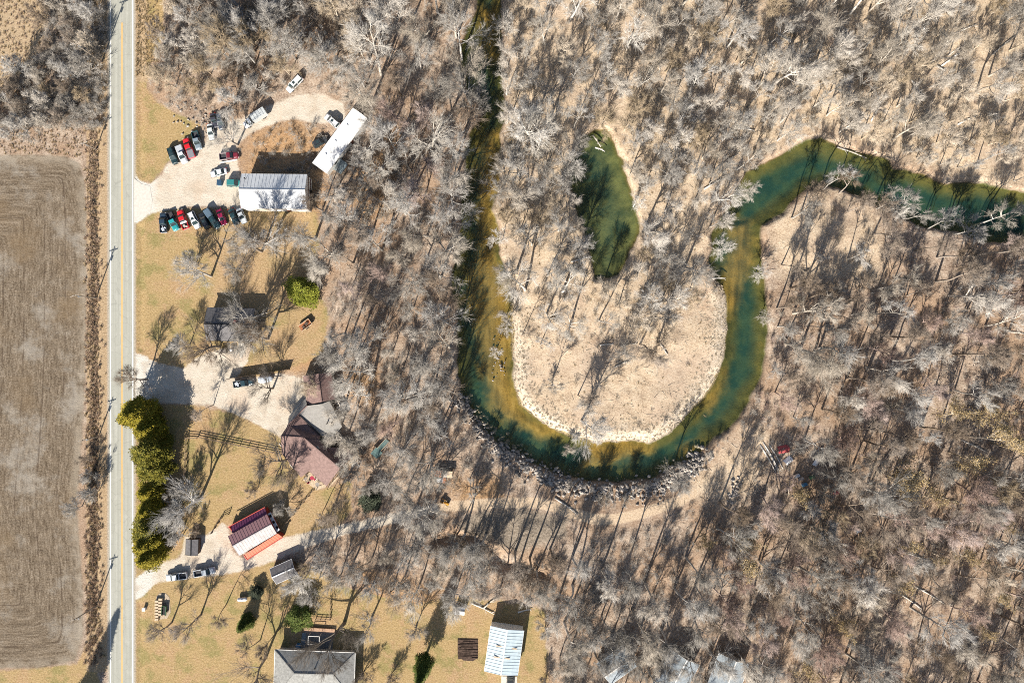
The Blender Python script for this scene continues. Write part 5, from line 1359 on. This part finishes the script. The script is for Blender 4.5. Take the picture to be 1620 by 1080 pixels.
# bare yard trees, each where its foot stands in the photo
YARD = [(522, 882, 'mid1', .9), (560, 886, 'tall1', .8), (540, 908, 'mid0', .8), (592, 918, 'mid1', .9), (622, 932, 'tall3', .8), (642, 908, 'mid0', .9), (505, 872, 'slim1', .8), (730, 92, 'tall1', 1.12), (736, 132, 'tall0', 1.05), (746, 165, 'tall1', 1.1), (757, 178, 'mid1', 1.0), (800, 55, 'mid3', .85), (803, 105, 'mid0', .9), (802, 150, 'mid3', .85), (802, 196, 'mid0', .85), (796, 270, 'mid0', .7), (733, 212, 'tall3', 1.0), (722, 250, 'tall1', 1.0), (719, 288, 'tall0', 1.0), (716, 328, 'tall1', 1.05), (712, 368, 'tall1', 1.0), (704, 404, 'tall0', 1.05), (697, 440, 'tall1', 1.0), (703, 478, 'tall3', 1.05), (709, 512, 'tall1', 1.0), (712, 550, 'tall0', 1.0), (713, 590, 'tall1', 1.05), (714, 626, 'tall3', .9), (722, 60, 'tall0', .9),
    (965, 1016, 'tall1', .85), (1000, 1030, 'mid1', .95), (1045, 1030, 'mid0', .95), (1085, 1024, 'tall1', .8), (1125, 1030, 'mid1', 1.0), (1165, 1030, 'mid0', .95), (1200, 1042, 'mid1', .95), (888, 300, 'mid1', .95), (916, 395, 'mid1', .9), (1268, 334, 'slim1', 1.1), (1252, 345, 'slim0', 1.0), (1303, 299, 'slim0', 1.0), (1362, 318, 'slim1', 1.05),
    (376, 229, 'oak1', .75), (334, 437, 'oak1', .85), (348, 548, 'oak2', 1.0), (424, 536, 'oak2', 1.02), (380, 425, 'mid1', .8), (310, 420, 'brush2', 1.2), (300, 545, 'mid1', .7), (432, 614, 'oak0', .62), (318, 786, 'oak1', 1.08),
    (452, 728, 'oak0', .85), (469, 738, 'oak2', .7), (531, 796, 'tall3', .8), (515, 800, 'slim1', .7), (272, 984, 'oak2', .66), (318, 972, 'oak2', .72), (358, 955, 'slim1', .8), (410, 500, 'oak1', 1.1), (408, 534, 'mid1', 1.15), (352, 556, 'oak0', .7), (430, 388, 'oak1', 1.05), (414, 398, 'oak2', .95), (385, 395, 'mid1', .8), (232, 600, 'oak2', .75), (420, 1040, 'oak2', 1.0), (444, 992, 'slim1', .9), (412, 1012, 'slim1', .85),
    (545, 985, 'oak0', 1.12), (588, 976, 'oak1', .7), (660, 985, 'mid1', .7), (575, 1060, 'brush1', 1.0), (618, 1065, 'brush1', .9), (606, 270, 'tall2', .8), (1392, 745, 'dry0', 1.2), (1418, 738, 'dry0', 1.1), (1405, 770, 'dry0', .9), (1535, 690, 'dry0', 1.25), (1566, 700, 'dry0', 1.1), (1500, 715, 'dry0', 1.1), (1492, 655, 'dry0', 1.0), (1545, 650, 'dry0', 1.0), (290, 802, 'brush0', 1.3), (300, 768, 'brush0', 1.1), (290, 842, 'brush0', 1.1),
    (338, 640, 'slim1', .7), (545, 640, 'tall0', .75), (550, 690, 'tall0', .7), (560, 720, 'mid3', .75), (500, 610, 'mid2', .75), (410, 770, 'brush1', .8), (450, 800, 'brush0', 1.0), (318, 835, 'brush1', .7), (488, 905, 'mid3', .8), (470, 915, 'mid1', .75), (500, 930, 'mid1', .7),
    (130, 800, 'mid1', .6), (150, 750, 'brush0', .9), (155, 775, 'brush0', 1.0), (148, 730, 'brush1', .8),
    (920, 665, 'tall1', 1.0), (872, 603, 'slim0', .75), (914, 625, 'slim1', .9), (928, 640, 'mid0', .8), (985, 560, 'mid1', .8), (1012, 545, 'tall3', .9), (1040, 540, 'tall3', .95), (855, 545, 'slim0', .7), (826, 530, 'slim1', .75), (800, 520, 'mid3', .6), (942, 610, 'slim0', .6),
    (875, 600, 'brush2', .5), (898, 710, 'mid0', .5), (800, 500, 'mid0', .55), (784, 555, 'mid3', .45), (1205, 500, 'mid3', .55), (1140, 395, 'mid3', .8), (1200, 430, 'mid3', .65), (1165, 300, 'mid3', .8), (1003, 326, 'mid3', .6), (795, 380, 'mid3', .7),
    (1065, 745, 'tall1', .8), (1138, 793, 'high1', .95), (905, 880, 'high0', 1.00), (1085, 880, 'high0', 0.95), (870, 868, 'high1', 0.90), (850, 905, 'high0', 0.90), (822, 890, 'high2', 0.85), (905, 925, 'high0', 1.00), (985, 905, 'high0', 1.00), (1020, 920, 'high2', 1.05), (950, 900, 'high2', 1.00),
    (1068, 930, 'high0', 1.00), (1100, 925, 'high0', 0.85), (752, 850, 'high0', 0.85), (780, 850, 'high1', 0.85), (722, 848, 'high1', 0.85), (690, 790, 'tall2', .9), (660, 800, 'tall1', .95), (645, 775, 'slim0', 1.0), (742, 760, 'slim0', .8), (735, 846, 'high0', 1.05), (815, 872, 'high1', 1.05), (768, 846, 'high0', 1.05), (838, 882, 'high1', 1.05),
    (1400, 330, 'mid3', .8), (1555, 352, 'tall2', .7), (1328, 306, 'slim1', 1.1), (1340, 335, 'slim1', .8), (1382, 370, 'tall3', .9), (1388, 330, 'slim0', 1.1), (1346, 320, 'slim1', 1.0), (1430, 345, 'slim0', .8), (1470, 362, 'tall1', .7), (1510, 370, 'tall1', .75)]

# woodland: (outline in photo pixels, spacing in metres, [(variant, weight)], scale range)
ZONES = [
    ([(10, -70), (164, -70), (158, 60), (154, 100), (148, 150), (125, 178), (60, 215), (-60, 220), (-60, 160), (30, 125), (70, 70), (88, 0)], 3.4, 'brush0 brush0 brush1 brush2 brush3', (.8, 1.2)),
    ([(262, -70), (562, -70), (578, 60), (556, 115), (520, 126), (480, 112), (440, 142), (395, 165), (345, 170), (320, 158), (280, 150), (250, 120), (255, 70)], 3.5, 'brush0 brush0 brush2 brush1 mid1 brush3 mid2', (.8, 1.25)),
    ([(600, -70), (738, -70), (738, 25), (728, 60), (724, 110), (750, 165), (745, 215), (734, 235), (728, 300), (722, 370), (710, 440), (715, 520), (722, 615), (700, 690), (610, 690), (575, 660), (545, 600), (535, 560), (545, 500), (492, 420), (505, 335), (560, 300), (598, 200), (560, 120), (585, 40)], 4.7,
        'tall0 tall1 tall1 high1 slim0 mid0 mid1 pink1 tall2 high0', (.75, 1.05)),
    ([(800, -70), (1200, -70), (1240, 200), (1180, 260), (1135, 340), (1122, 420), (1100, 470), (1040, 520), (960, 515), (860, 500), (812, 450), (798, 380), (785, 320), (800, 230), (800, 120)], 4.6, 'mid0 mid1 tall2 slim0 mid2 tall0 mid1 mid0 mid2 tall1 mid3', (.6, 1.0)),
    ([(1190, -70), (1700, -70), (1700, 300), (1560, 285), (1430, 245), (1300, 205), (1230, 225)], 4.3, 'mid0 mid2 brush2 mid2 mid0 mid3 slim0 mid1 tall0', (.6, 1.0)),
    ([(1215, 370), (1260, 460), (1400, 450), (1470, 365), (1560, 380), (1700, 380), (1700, 700), (1320, 700), (1230, 660), (1212, 600), (1215, 480)], 4.7, 'tall0 high0 slim0 mid1 pink0 mid0 slim1 high1 slim1 high1 pink1', (.65, 1.05)),
    ([(1225, 365), (1300, 305), (1380, 335), (1400, 400), (1380, 450), (1260, 450)], 8.5, 'pink1 brush3 slim0 pink1 brush2', (.55, .85)),
    ([(1200, 740), (1260, 690), (1320, 690), (1700, 690), (1700, 1150), (1130, 1150), (1120, 900), (1100, 850), (1180, 810)], 4.7, 'pink0 pink1 mid1 mid2 dry0 slim0 mid0 tall1 pink0 tall3', (.7, 1.05)),
    ([(870, 960), (920, 900), (1120, 900), (1140, 1150), (885, 1150)], 4.5, 'mid1 high0 mid0 high1 brush0 mid1 high2', (.75, 1.0)),
    ([(515, 866), (600, 845), (700, 848), (760, 860), (810, 905), (870, 920), (880, 965), (790, 938), (700, 935), (660, 935), (600, 900), (560, 905), (530, 890)], 4.4, 'mid1 mid1 mid0 tall1 brush0 mid3 tall3', (.7, 1.0)),
    ([(560, 700), (610, 690), (690, 700), (690, 770), (640, 800), (560, 822)], 4.9, 'tall0 mid0 tall1 mid1 mid3', (.75, 1.0)),
    ([(862, 965), (885, 960), (900, 1150), (862, 1150)], 4.5, 'brush0 mid1 brush1', (.8, 1.1)),
    ([(1440, 700), (1500, 620), (1600, 640), (1590, 720), (1480, 760), (1420, 770)], 6.5, 'dry0', (.8, 1.15)),
]
def inside(poly, x, y):
    c = False; n = len(poly)
    for i in range(n):
        (x1, y1), (x2, y2) = poly[i], poly[(i + 1) % n]
        if (y1 > y) != (y2 > y) and x < (x2 - x1) * (y - y1) / (y2 - y1) + x1: c = not c
    return c
rnd = random.Random(5)
KEEP = [(700, 775, 6), (690, 808, 5), (487, 464, 8), (470, 455, 8), (978, 1056, 6.5), (1072, 1072, 8), (1154, 1076, 8), (704, 747, 4.5), (603, 708, 4.5), (1243, 718, 6), (1289, 735, 4.5), (1268, 757, 5), (560, 230, 5), (572, 200, 4), (548, 250, 4), (727, 967, 3), (448, 905, 5), (537, 222, 5), (518, 250, 4), (556, 195, 4), (484, 514, 3), (505, 690, 10), (520, 640, 7), (704, 793, 2), (538, 263, 3), (797, 1030, 8)]
KEEP = [(*P(a_, b_), c_) for a_, b_, c_ in KEEP]
cell = {}
def free(x, y, d):
    i, j = int(x // 8), int(y // 8)
    for a in range(i - 1, i + 2):
        for b in range(j - 1, j + 2):
            for (u, v) in cell.get((a, b), ()):
                if (u - x) ** 2 + (v - y) ** 2 < d * d: return False
    return True
def occupy(x, y): cell.setdefault((int(x // 8), int(y // 8)), []).append((x, y))
trees = []
for px, py, k, sc in YARD:
    occupy(*P(px, py)); trees.append((px, py, k, sc, True))
clear = np.minimum.reduce([-sd_gravel - np.where(PYY > 560, 3.2, 1.0), -sd_path - 2.5, -sd_river - .6, -sd_pond - .6, -road_sd - 1.5])
for poly, sp_, vs_, (s0, s1) in ZONES:
    vs_ = vs_.split()
    x0, x1 = min(p[0] for p in poly), max(p[0] for p in poly); y0, y1 = min(p[1] for p in poly), max(p[1] for p in poly)
    for _ in range(int((x1 - x0) * (y1 - y0) / S / S / sp_ / sp_ * 7)):
        px, py = rnd.uniform(x0, x1), rnd.uniform(y0, y1)
        if not inside(poly, px, py): continue
        x, y = P(px, py)
        if abs(x) > GX - 2 or abs(y) > GY - 2: continue
        gap = .75 + .75 * float(vnoise(np.array([x]), np.array([y]), 14, 77)[0])
        if any((x - a_) ** 2 + (y - b_) ** 2 < c_ * c_ for a_, b_, c_ in KEEP): continue
        if grid_at(clear, x, y) < 0 or not free(x, y, sp_ * gap): continue
        occupy(x, y); trees.append((px, py, rnd.choice(vs_), rnd.triangular(s0 * .75, s1 * 1.18, s0 * .5 + s1 * .5), False))
def shown(tr):
    px, py, k, sc, yard = tr
    vis = 1.0 if (20 < px < 1600 and 15 < py < 1065) else (.4 if (0 < px < 1620 and 0 < py < 1080) else 0)
    return (10 if yard else 0) + vis * sc * {'t': 16, 'h': 17, 'o': 16, 'm': 11, 'p': 11, 's': 12, 'b': 6, 'd': 10}[k[0]]
trees.sort(key=shown, reverse=True)
NEAR, FAR = trees[:300], trees[300:]
print('TREES', len(trees))
for px, py, k, sc, yard in NEAR:
    g = 'bare trees of the yards and river banks' if yard else 'bare trees of the river woods'
    plant('bare_tree', VAR[k], px, py, sc, rnd.uniform(0, 6.28), where(px, py, LOOK[k]), 'tree', g, (rnd.gauss(0, .04), rnd.gauss(0, .04)))

def scatter(name, protos, pts, label, cat=None):
    """one object: instances of the given meshes on points (x, y, z, scale, turn, which)"""
    a = np.array(pts, np.float32)
    me = bpy.data.meshes.new(name)
    me.vertices.add(len(a)); me.vertices.foreach_set('co', a[:, :3].ravel())
    for nm, ty, v in (('size', 'FLOAT', a[:, 3]), ('turn', 'FLOAT', a[:, 4]), ('which', 'INT', a[:, 5].astype(np.int32))):
        at = me.attributes.new(nm, ty, 'POINT'); at.data.foreach_set('value', v)
    o = tag(link(name, me), label, cat, None, 'stuff')
    ng = bpy.data.node_groups.new(name, 'GeometryNodeTree')
    ng.interface.new_socket('Geometry', in_out='INPUT', socket_type='NodeSocketGeometry'); ng.interface.new_socket('Geometry', in_out='OUTPUT', socket_type='NodeSocketGeometry')
    N, Lk = ng.nodes, ng.links
    gi, go = N.new('NodeGroupInput'), N.new('NodeGroupOutput')
    iop = N.new('GeometryNodeInstanceOnPoints'); jn = N.new('GeometryNodeJoinGeometry')
    for objs in reversed(protos):
        j2 = N.new('GeometryNodeJoinGeometry')
        for ob in objs:
            oi = N.new('GeometryNodeObjectInfo'); oi.inputs['Object'].default_value = ob; oi.inputs['As Instance'].default_value = True
            Lk.new(oi.outputs['Geometry'], j2.inputs[0])
        g2 = N.new('GeometryNodeGeometryToInstance'); Lk.new(j2.outputs[0], g2.inputs[0]); Lk.new(g2.outputs[0], jn.inputs[0])
    def named(nm, ty):
        n = N.new('GeometryNodeInputNamedAttribute'); n.data_type = ty; n.inputs['Name'].default_value = nm; return n.outputs['Attribute']
    cmb = N.new('ShaderNodeCombineXYZ'); Lk.new(named('turn', 'FLOAT'), cmb.inputs[2])
    e2r = N.new('FunctionNodeEulerToRotation'); Lk.new(cmb.outputs[0], e2r.inputs[0])
    Lk.new(gi.outputs[0], iop.inputs['Points']); Lk.new(jn.outputs[0], iop.inputs['Instance'])
    iop.inputs['Pick Instance'].default_value = True
    Lk.new(named('which', 'INT'), iop.inputs['Instance Index']); Lk.new(e2r.outputs[0], iop.inputs['Rotation']); Lk.new(named('size', 'FLOAT'), iop.inputs['Scale'])
    Lk.new(iop.outputs[0], go.inputs[0])
    md = o.modifiers.new('scatter', 'NODES'); md.node_group = ng
    return o

if FAR:
    keys = sorted({q_[2] for q_ in FAR})
    byk = {}
    for o in list(COL.objects):
        if o.name.startswith(('trunk', 'crown')):
            for k in keys:
                if o.data in VAR[k]: byk.setdefault(k, {}).setdefault(o.data.name, o)
    for k in keys:
        if k not in byk:   # every kind needs one tree to copy
            q_ = next(i for i in FAR if i[2] == k); FAR.remove(q_)
            r = plant('bare_tree', VAR[k], q_[0], q_[1], q_[3], 1.0, where(q_[0], q_[1], LOOK[k]), 'tree', 'bare trees of the river woods')
            byk[k] = {c_.data.name: c_ for c_ in r.children}
    pts = []
    for px, py, k, sc, _ in FAR:
        x, y = P(px, py); pts.append((x, y, ground_h(x, y), sc, rnd.uniform(0, 6.28), keys.index(k)))
    scatter('woodland_trees', [list(byk[k].values()) for k in keys], pts, 'smaller bare trees and saplings filling the river woods')

# ------------------------------------------------------------------ undergrowth, grass, fallen wood, rocks
def tuft(seed, n, h, spread_, w, mat):
    rng = np.random.default_rng(seed)
    a = rng.uniform(0, 2 * np.pi, n); o = rng.uniform(.1, 1.0, n) * spread_
    b = np.stack([rng.normal(0, .18, n), rng.normal(0, .18, n), np.full(n, -.05)], 1)
    d = np.stack([np.cos(a) * o, np.sin(a) * o, np.full(n, 1.0)], 1); d /= np.linalg.norm(d, axis=1, keepdims=True)
    tip = b + d * (h * rng.uniform(.6, 1.1, n))[:, None]
    s = np.stack([-np.sin(a), np.cos(a), np.zeros(n)], 1) * w
    vs = np.stack([b - s, b + s, tip], 1).reshape(-1, 3)
    return make_mesh('blades', [(vs, np.arange(n * 3).reshape(-1, 3), 0)], [MAT[mat]])
def shrublet(seed, bark, h=1.8):
    return gen_tree(seed, h, h * .5, .025, bark, .1, n1=4, n2=3, n3=2, n4=2, stems=5, thick=.55)
def proto(name, mesh_list, px, py, label, cat, sc=1.0, kind=None):
    x, y = P(px, py)
    if len(mesh_list) == 1:
        o = link(name, mesh_list[0]); o.location = (x, y, ground_h(x, y)); tag(o, label, cat, None, kind); return [o]
    r = thing(name, label, cat, (x, y, ground_h(x, y))); return [link('trunk', mesh_list[0], r), link('crown', mesh_list[1], r)]
gr_ = [proto('grass_tuft', [tuft(61, 44, .9, 1.0, .05, 'rust_grass')], 146, 420, None, None, kind='stuff'), proto('grass_tuft', [tuft(62, 44, .7, 1.2, .05, 'grass')], 168, 420, None, None, kind='stuff'),
       proto('grass_tuft', [tuft(63, 50, .42, 1.5, .05, 'pale_grass')], 1120, 660, None, None, kind='stuff')]
sb_ = [proto('bare_shrub', shrublet(71, 'pale'), 640, 560, 'knee-high grey shrub in the wood left of the river bend', 'shrub'), proto('bare_shrub', shrublet(72, 'grey'), 700, 890, 'small brown shrub beside the dark ravine', 'shrub'),
       proto('bare_shrub', shrublet(73, 'tan'), 1100, 300, 'small tan shrub between the oxbow pond and the river elbow', 'shrub'), proto('bare_shrub', shrublet(74, 'pink'), 1300, 400, 'small pinkish shrub inside the upper right river loop', 'shrub')]
nr = np.random.default_rng(99)
open_ = np.maximum.reduce([sd_lawn, sd_gravel, sd_field, sd_stub, sd_path, sd_river + .3, sd_pond + .3, road_sd])
shr = []
for x, y in nr.uniform((-144, -104), (156, 104), (30000, 2)):
    if len(shr) > 5200: break
    if grid_at(open_, x, y) > -.8 or x < -105: continue
    bar = grid_at(sd_bar, x, y)
    if bar > 0 and nr.random() > .05: continue
    pal = grid_at(sd_pale, x, y); px, py = PIX(x, y)
    if pal > 0 and nr.random() > .55: continue
    dens = float(vnoise(np.array([x]), np.array([y]), 10, 31)[0])
    if nr.random() > dens * 1.1 or (px > 1215 and nr.random() < .4): continue
    if (740 < px < 930 and 770 < py < 880 and nr.random() > .12) or grid_at(sd_path, x, y) > -2: continue
    w_ = 2 if pal > 0 and nr.random() < .7 else (3 if px > 1200 and nr.random() < .5 else int(nr.integers(0, 2)))
    shr.append((x, y, ground_h(x, y), nr.uniform(.25, 1.0), nr.uniform(0, 6.28), w_))
for x, y in nr.uniform((-144, 60), (-112, 104), (900, 2)):
    if grid_at(open_, x, y) < -.5: shr.append((x, y, ground_h(x, y), nr.uniform(.6, 1.3), nr.uniform(0, 6.28), int(nr.integers(0, 2))))
scatter('undergrowth', sb_, shr, 'low bare shrubs and brush covering the forest floor')
gp = []
for _ in range(1700):
    px, py = nr.normal(147, 6), nr.uniform(180, 1050)
    if 134 < px < 168: x, y = P(px, py); gp.append((x, y, ground_h(x, y), nr.uniform(.5, 1.2), nr.uniform(0, 6.28), 0 if nr.random() < .7 else 1))
for _ in range(500):
    px, py = nr.uniform(215, 250), nr.uniform(-10, 120); x, y = P(px, py); gp.append((x, y, ground_h(x, y), nr.uniform(.4, .8), nr.uniform(0, 6.28), 1))
for _ in range(1500):
    px, py = nr.uniform(-5, 130), nr.uniform(-5, 250); x, y = P(px, py)
    if grid_at(sd_field, x, y) < -.3: gp.append((x, y, ground_h(x, y), nr.uniform(.3, .8), nr.uniform(0, 6.28), int(nr.integers(0, 2))))
for x, y in nr.uniform((-10, -32), (75, 60), (30000, 2)):
    b = grid_at(sd_bar, x, y); s_ = grid_at(sd_river, x, y)
    if b > -3 and -7 < s_ < -.3 and nr.random() < .8 * math.exp(s_ / 4): gp.append((x, y, ground_h(x, y), nr.uniform(.4, .9), nr.uniform(0, 6.28), 2))
    elif (b > 0 or grid_at(sd_pale, x, y) > 0) and s_ < -.5 and grid_at(sd_pond, x, y) < -.5 and nr.random() < .035: gp.append((x, y, ground_h(x, y), nr.uniform(.3, .7), nr.uniform(0, 6.28), 2 if nr.random() < .7 else 1))
scatter('dry_grass', gr_, gp, 'tall dry grass in the ditch and along the river bank')
# sticks on the forest floor
N = 9000
xy = nr.uniform((-144, -104), (150, 104), (N, 2)); keep = grid_at(open_, xy[:, 0], xy[:, 1]) < -1.0; xy = xy[keep & (xy[:, 0] > -104)]
z = grid_at(hgt, xy[:, 0], xy[:, 1]); st = np.concatenate([xy, z[:, None] + .06], 1).astype(float)
an = nr.uniform(0, 6.28, len(st)); d = np.stack([np.cos(an), np.sin(an), nr.uniform(0, .12, len(st))], 1); d /= np.linalg.norm(d, axis=1, keepdims=True)
me = make_mesh('fallen_sticks', [(*spikes(st, d, nr.uniform(.6, 3.2, len(st)), nr.uniform(.025, .07, len(st))), 0)], [MAT['pale']])
tag(link('fallen_sticks', me), 'pale sticks and twigs lying all over the forest floor', None, None, 'stuff')
# fallen trunks
LOGS = [(1045, 102, 80, 5), (1115, 100, 150, 6), (1240, 60, 150, 6), (1180, 95, 35, 4), (1380, 62, 50, 7), (1395, 75, 30, 6), (1520, 50, 25, 10), (1475, 100, 145, 8), (1510, 90, 35, 9), (1590, 70, 40, 9), (1350, 240, -20, 9), (1385, 180, 60, 5), (1450, 140, -60, 7),
    (1530, 190, 25, 6), (1180, 205, -8, 5), (945, 222, -55, 4), (950, 235, -20, 3), (1150, 255, 35, 8), (1130, 290, 30, 7), (1215, 725, -60, 9), (1219, 720, -60, 9), (1222, 728, -62, 8), (1228, 722, -60, 8), (765, 962, -25, 7), (830, 965, 15, 4), (776, 952, 40, 5), (896, 800, -35, 8),
    (1050, 490, 10, 6), (1048, 550, -55, 5), (995, 545, 10, 5), (985, 575, 25, 5), (960, 545, 5, 4), (1135, 440, 4, 5), (905, 425, 30, 9), (920, 410, 15, 6), (1470, 940, -30, 10), (1440, 950, -35, 8), (1580, 790, -15, 12), (1540, 705, -25, 8), (1450, 880, -20, 9), (1530, 1000, -40, 9), (640, 200, 60, 6), (572, 262, -50, 5)]
for i, (px, py, an_, ln) in enumerate(LOGS):
    x, y = P(px, py); zz = max(ground_h(x, y), -1.0)
    r = thing('fallen_log', where(px, py, 'pale fallen log'), 'log', (x, y, zz), R(an_), 'fallen logs')
    m = MB(); m.tube((-ln / 2, 0, .22), (0, .12, .26), .24, .19, 8); m.tube((0, .12, .26), (ln / 2, -.1, .3), .19, .1, 8); m.build('stem', MAT['white'], r, True)
    for q_ in range(3):
        s = -ln / 4 + q_ * ln / 3.3; sg = 1 if (q_ + i) % 2 else -1
        m = MB(); m.tube((s, 0, .25), (s + ln * .14, sg * ln * .13, .6), .08, .03, 5); m.build('limb', MAT['white'], r, True)
# riprap along the outer bank of the bend
def rocks(pts, n, wd, s0, s1, seed, zoff=0.0):
    rr = np.random.default_rng(seed); m = MB()
    q_ = [P(*p) for p in pts]
    for _ in range(n):
        k = rr.integers(0, len(q_) - 1); f = rr.random()
        x = q_[k][0] * (1 - f) + q_[k + 1][0] * f + rr.normal(0, wd); y = q_[k][1] * (1 - f) + q_[k + 1][1] * f + rr.normal(0, wd)
        s = rr.uniform(s0, s1) ** 1; z = ground_h(x, y) + s * .15 + zoff
        ax = rr.uniform(.6, 1.2, 3) * s / 2; an_ = rr.uniform(0, 6.28); c, n_ = math.cos(an_), math.sin(an_)
        vs = []
        for (a, b, e) in ((1, 0, .1), (.4, .9, -.1), (-.5, .8, .2), (-1, -.1, -.1), (-.4, -.9, .15), (.6, -.8, 0), (.1, .1, 1), (0, 0, -1)):
            j = rr.uniform(.75, 1.2); a, b, e = a * ax[0] * j, b * ax[1] * j, e * ax[2]
            vs.append((x + a * c - b * n_, y + a * n_ + b * c, z + e))
        m.add(vs, [(i, (i + 1) % 6, 6) for i in range(6)] + [((i + 1) % 6, i, 7) for i in range(6)])
    return m
RIP = [(728, 628), (745, 655), (765, 682), (790, 706), (815, 724), (850, 745), (890, 764), (935, 776), (985, 780), (1030, 774), (1065, 756), (1095, 738), (1112, 722)]
m = rocks(RIP, 900, 1.5, .4, 1.5, 3); tag(m.build('riprap_stones', MAT['stone']), 'dark stones heaped along the outer bank of the river bend', None, None, 'stuff')
m = rocks(RIP[3:-1], 260, 1.6, .4, 1.3, 4, .15); tag(m.build('pale_riprap_stones', MAT['palestone']), 'pale broken stones among the riprap of the outer bank', None, None, 'stuff')
m = rocks([(1166, 762), (1160, 775), (1158, 790)], 60, 1.0, .4, 1.1, 5); tag(m.build('rubble_stones', MAT['palestone']), 'pale rubble heap at the end of the dirt track', None, None, 'stuff')
m = rocks([(275, 175), (300, 178), (320, 190), (330, 200)], 70, 2.2, .3, .9, 6); tag(m.build('junk_rubble', MAT['stone']), 'dark rubble and scrap above the parked vehicles', None, None, 'stuff')
m = rocks([(782, 535), (784, 560), (790, 580), (787, 600)], 26, 1.0, .3, .9, 8, .5); tag(m.build('river_stones', MAT['stone']), 'dark stones on the golden sandbar', None, None, 'stuff')
